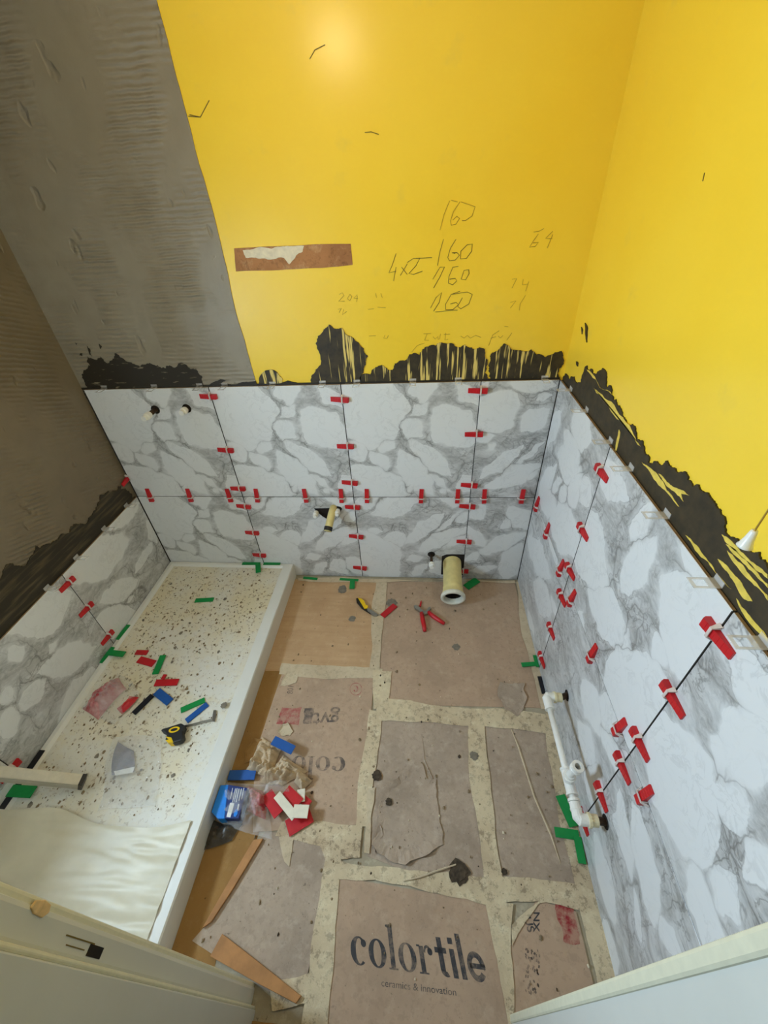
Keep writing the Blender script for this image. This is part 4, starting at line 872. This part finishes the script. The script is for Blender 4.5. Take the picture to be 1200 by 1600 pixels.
# ================================================================== bags, rags, package
def crumple(px, nu, nv, z0, h, seed, freq=14, dome=0.0, edge=0.004):
    A_, B2, C_, D_ = [F(u, v, z0) for u, v in px]
    def fn(s, t_):
        p = A_*(1-s)*(1-t_)+B2*s*(1-t_)+C_*s*t_+D_*(1-s)*t_
        w_ = min(1, 4*min(s, 1-s, t_, 1-t_)+0.15)
        n1 = noise.noise((p.x*freq, p.y*freq, seed)); n2 = noise.noise((p.x*freq*2.3, p.y*freq*2.3, seed+9))
        r_ = abs(n1)*0.7+abs(n2)*0.5
        x_ = noise.noise((p.x*8, p.y*8, seed+3))*0.022; y_ = noise.noise((p.x*8, p.y*8, seed+5))*0.022
        dm = dome*math.sin(math.pi*s)**0.6*math.sin(math.pi*t_)**0.6 if 0 < s < 1 and 0 < t_ < 1 else 0
        return (p.x+x_, p.y+y_, z0+edge+(h*r_+dm)*w_)
    return MB().grid(fn, nu, nv)
# pink bag of clips on the tray
pb = empty('bag_of_clips', F(170, 1095, TS)); 
pb.location = (0,0,0)
crumple(zmap([(60,560),(340,310),(420,420),(170,660)], 120, 1000, 5.217), 30, 20, TS, 0.036, 1.3, 34, 0.045).build('contents', 'film_pink', pb)
crumple(zmap([(40,560),(350,270),(520,440),(300,700)], 120, 1000, 5.217), 30, 24, TS, 0.04, 4.3, 24, 0.055, 0.005).build('film', 'film_plastic', pb)
crumple(zmap([(330,560),(440,452),(505,462),(370,612)], 120, 1000, 5.217), 8, 5, TS+0.004, 0.008, 2.3, 20, 0.014).build('red_contents', 'red_plastic', pb)
tag(pb, 'clear plastic bag of pink and red clips lying on the tray by the left wall', 'bag')
cb = empty('clear_bag'); 
crumple(zmap([(540,520),(640,120),(900,130),(850,490)], 0, 1120, 3.529), 34, 26, TS, 0.045, 7.7, 20, 0.012, 0.004).build('film', 'film_plastic', cb)
crumple(zmap([(610,330),(670,140),(740,200),(720,320)], 0, 1120, 3.529), 10, 8, TS, 0.012, 5.1, 22, 0.004).build('grey_contents', simple('grey_film', srgb(120,116,128), 0.4), cb, smooth=True)
crumple(zmap([(622,335),(622,305),(725,290),(712,322)], 0, 1120, 3.529), 3, 3, TS+0.018, 0.002, 5.1).build('paper_slip', 'paper_white', cb)
tag(cb, 'flat crumpled clear plastic bag on the tray in front of the tape measure', 'bag')
# rubbish heap beside the tray
def rag(px, z, h, seed, label, dome=0.02, freq=22, mat='rag_cloth'):
    o = crumple(px, 26, 22, z, h, seed, freq, dome).build('crumpled_rag', mat, None, smooth=False, solid=0.002); return tag(o, label, 'rag', 'crumpled rags on the rubbish heap')
rag(zmap([(440,370),(600,90),(760,180),(640,440)], 310, 1140, 6.0), 0.004, 0.075, 1.1, 'crumpled beige rag at the back of the rubbish heap', 0.03)
rag(zmap([(600,480),(790,230),(1010,370),(800,540)], 310, 1140, 6.0), 0.004, 0.085, 2.2, 'folded beige rag under the blue strip', 0.035)
rag(zmap([(880,520),(970,400),(1080,480),(970,610)], 310, 1140, 6.0), 0.004, 0.05, 3.3, 'small round beige rag right of the folded rag', 0.03)
o = flap(ZR_ := [ZR(u, v) for u, v in ((430,320),(450,180),(530,90),(600,100),(520,300))], None, 0.004, 0.012, 9, 'brown_paper', name='paper_scrap'); tag(o, 'brown paper scrap leaning at the back of the heap by the tray', 'paper')
pk = empty('blue_package', F(*ZR(280,680), 0.0)); o0 = Vector((0,0,0)); pk.location = o0
PZ = 0.065
def pq(name, mat, pts, z0, h, bev=0.0):
    P = [F(*ZR(u, v), z0+h) for u, v in pts]; return MB().prism([(p.x, p.y, z0) for p in P], (0,0,h)).build(name, mat, pk, bevel=bev)
pq('carton', 'blue_card', [(205,520),(280,515),(245,835),(180,835),(120,770),(150,680)], 0.012, PZ-0.012, 0.003)
pq('label_panel', 'navy_card', [(280,515),(460,545),(375,835),(245,832)], 0.012, PZ-0.0125, 0.002)
pq('barcode_label', 'paper_white', [(298,685),(336,690),(300,822),(262,818)], PZ-0.001, 0.0022)
pq('round_mark', 'blue_card', [(335,775),(350,745),(368,750),(365,790),(348,818),(328,812)], PZ-0.001, 0.0022)
rn = random.Random(3)
for i, (x, l) in enumerate(((318,0.75),(345,1.0),(360,0.95),(378,1.0),(402,0.9),(425,0.8))):
    y0 = 545+rn.uniform(0, 12); y1 = 545+150*l*0.9
    pq('text_line', 'paper_white', [(x, y0), (x+5, y0), (x-28*l+5, y1), (x-28*l, y1)], PZ-0.001, 0.0016)
pq('bold_line', 'paper_white', [(372,695),(384,698),(372,760),(360,757)], PZ-0.001, 0.0016)
tag(pk, 'blue and navy package with white barcode label beside the tray', 'package')
hb = empty('rubbish_bag')
crumple(zmap([(190,860),(260,470),(640,520),(690,1040)], 310, 1140, 6.0), 34, 30, 0.006, 0.05, 8.8, 18, 0.05, 0.006).build('film', 'film_plastic', hb)
crumple(zmap([(440,790),(490,550),(640,600),(620,830)], 310, 1140, 6.0), 18, 16, 0.012, 0.04, 6.6, 30, 0.03).build('pink_contents', 'film_pink', hb)
crumple(zmap([(620,560),(640,480),(860,500),(900,590)], 310, 1140, 6.0), 20, 12, 0.03, 0.05, 9.9, 22, 0.03).build('loose_end', 'film_plastic', hb)
tag(hb, 'clear plastic bag with pink scraps around the blue package', 'bag')
db = crumple(zmap([(40,1130),(120,820),(420,900),(330,1060)], 310, 1140, 6.0), 18, 14, 0.004, 0.025, 3.9, 16, 0.01).build('dark_bag', simple('dark_film', srgb(64,58,50), 0.3, Alpha=0.8), None, smooth=True)
tag(db, 'dark thin plastic bag between the tray and the long wooden slat', 'bag')
# ================================================================== cement blobs, crumbs (stuff)
def blob(u, v, r, mat, z, label, h=0.003, cat='cement blob'):
    p = F(u, v, z); rnd = random.Random(int(u*7+v)); k = 19
    pts = [(math.cos(2*math.pi*i/k)*r*rnd.uniform(.75,1.15), math.sin(2*math.pi*i/k)*r*rnd.uniform(.75,1.15)) for i in range(k)]
    o = MB().prism([(a, b, 0) for a, b in pts], (0,0,h*0.5)).prism([(a*.7, b*.7, h*0.5) for a, b in pts], (0,0,h*0.5)).build('cement_blob', mat)
    o.location = (p.x, p.y, z); return tag(o, label, cat, 'dried cement blobs on the floor')
blob(535,921,.030,'cement_blob',.0023,'large dried cement blob near the back wall by the knife')
blob(550,967,.020,'cement_blob',.0023,'round dried cement blob in front of the knife')
blob(612,942,.032,'cement_blob',.0023,'dried cement blob behind the red strip')
blob(713,1011,.020,'cement_blob',.0023,'faint dried cement blob on the back right sheet')
blob(589,1212,.020,'dark_crumb',.0060,'dark dried blob on the tape left of the torn sheet')
blob(718,1362,.036,'dark_crumb',.0060,'large dark dried blob at the end of the splinter')
blob(608,1253,.014,'dark_crumb',.0060,'small dark dried blob on the torn flap')
blob(741,1181,.018,'cement_blob',.0058,'dried grey blob on the tape near the creased sheet')
blob(788,1362,.010,'dark_crumb',.0060,'small black crumb at the tape crossing')
blob(350,1102,.014,'cement_blob',TZ,'grey cement blob on the tray rim near the hook')
def crumbs(name, n, region, z, mat, rmin, rmax, seed, label, parent=None, dens=None):
    rnd = random.Random(seed); mb = MB(); i = 0
    while i < n:
        s, t_ = rnd.random(), rnd.random()
        if dens and rnd.random() > dens(s, t_): continue
        i += 1
        A_, B2, C_, D_ = region
        x = A_[0]*(1-s)*(1-t_)+B2[0]*s*(1-t_)+C_[0]*s*t_+D_[0]*(1-s)*t_; y = A_[1]*(1-s)*(1-t_)+B2[1]*s*(1-t_)+C_[1]*s*t_+D_[1]*(1-s)*t_
        r = rmin+(rmax-rmin)*rnd.random()**4; k = rnd.randint(4, 6); an = rnd.random()*6; el = rnd.uniform(.4, 1)
        pts = []
        for j in range(k):
            a = an+2*math.pi*j/k; q = r*rnd.uniform(.6, 1.1); pts.append((x+math.cos(a)*q*el, y+math.sin(a)*q))
        k0 = len(mb.v); zz = z(x, y) if callable(z) else z; h = min(r*0.7, 0.004)
        mb.v += [Vector((a, b, zz)) for a, b in pts] + [Vector((x, y, zz+h))]
        mb.f += [(k0+j, k0+(j+1) % k, k0+k) for j in range(k)]
    o = mb.build(name, mat); tag(o, label, 'debris', kind='stuff'); return o
tr = [(TX0+.045, TY0+.33), (TX1-.075, TY0+.33), (TX1-.075, TY1-.045), (TX0+.045, TY1-.045)]
def tray_z(x, y): return TZ-0.0132
crumbs('tray_debris', 1700, tr, tray_z, 'cement_crumb', .0012, .0105, 1, 'brown cement crumbs scattered over the shower tray', dens=lambda s, t_: (0.25+0.75*(1-s)**0.7)*(0.35+0.65*abs(noise.noise((s*4, t_*6, 2)))*2))
crumbs('tray_splashes', 90, tr, tray_z, 'cement_blob', .004, .015, 12, 'pale cement splashes dried on the shower tray', dens=lambda s, t_: 0.15+0.85*(1-s))
crumbs('tray_grit', 90, tr, tray_z, 'dark_crumb', .0010, .006, 2, 'dark grit scattered over the shower tray')
fr = [(-1.25, -1.60), (-0.05, -1.62), (-0.04, -0.05), (-1.28, -0.05)]
crumbs('floor_debris', 380, fr, 0.0056, 'cement_crumb', .0012, .010, 3, 'brown crumbs scattered over the card sheets')
crumbs('floor_grit', 110, fr, 0.0056, 'dark_crumb', .0012, .009, 5, 'dark grit scattered over the card sheets')
crumbs('plaster_bits', 60, fr, 0.0056, 'plaster_crumb', .0015, .008, 6, 'pale plaster bits scattered over the card sheets')
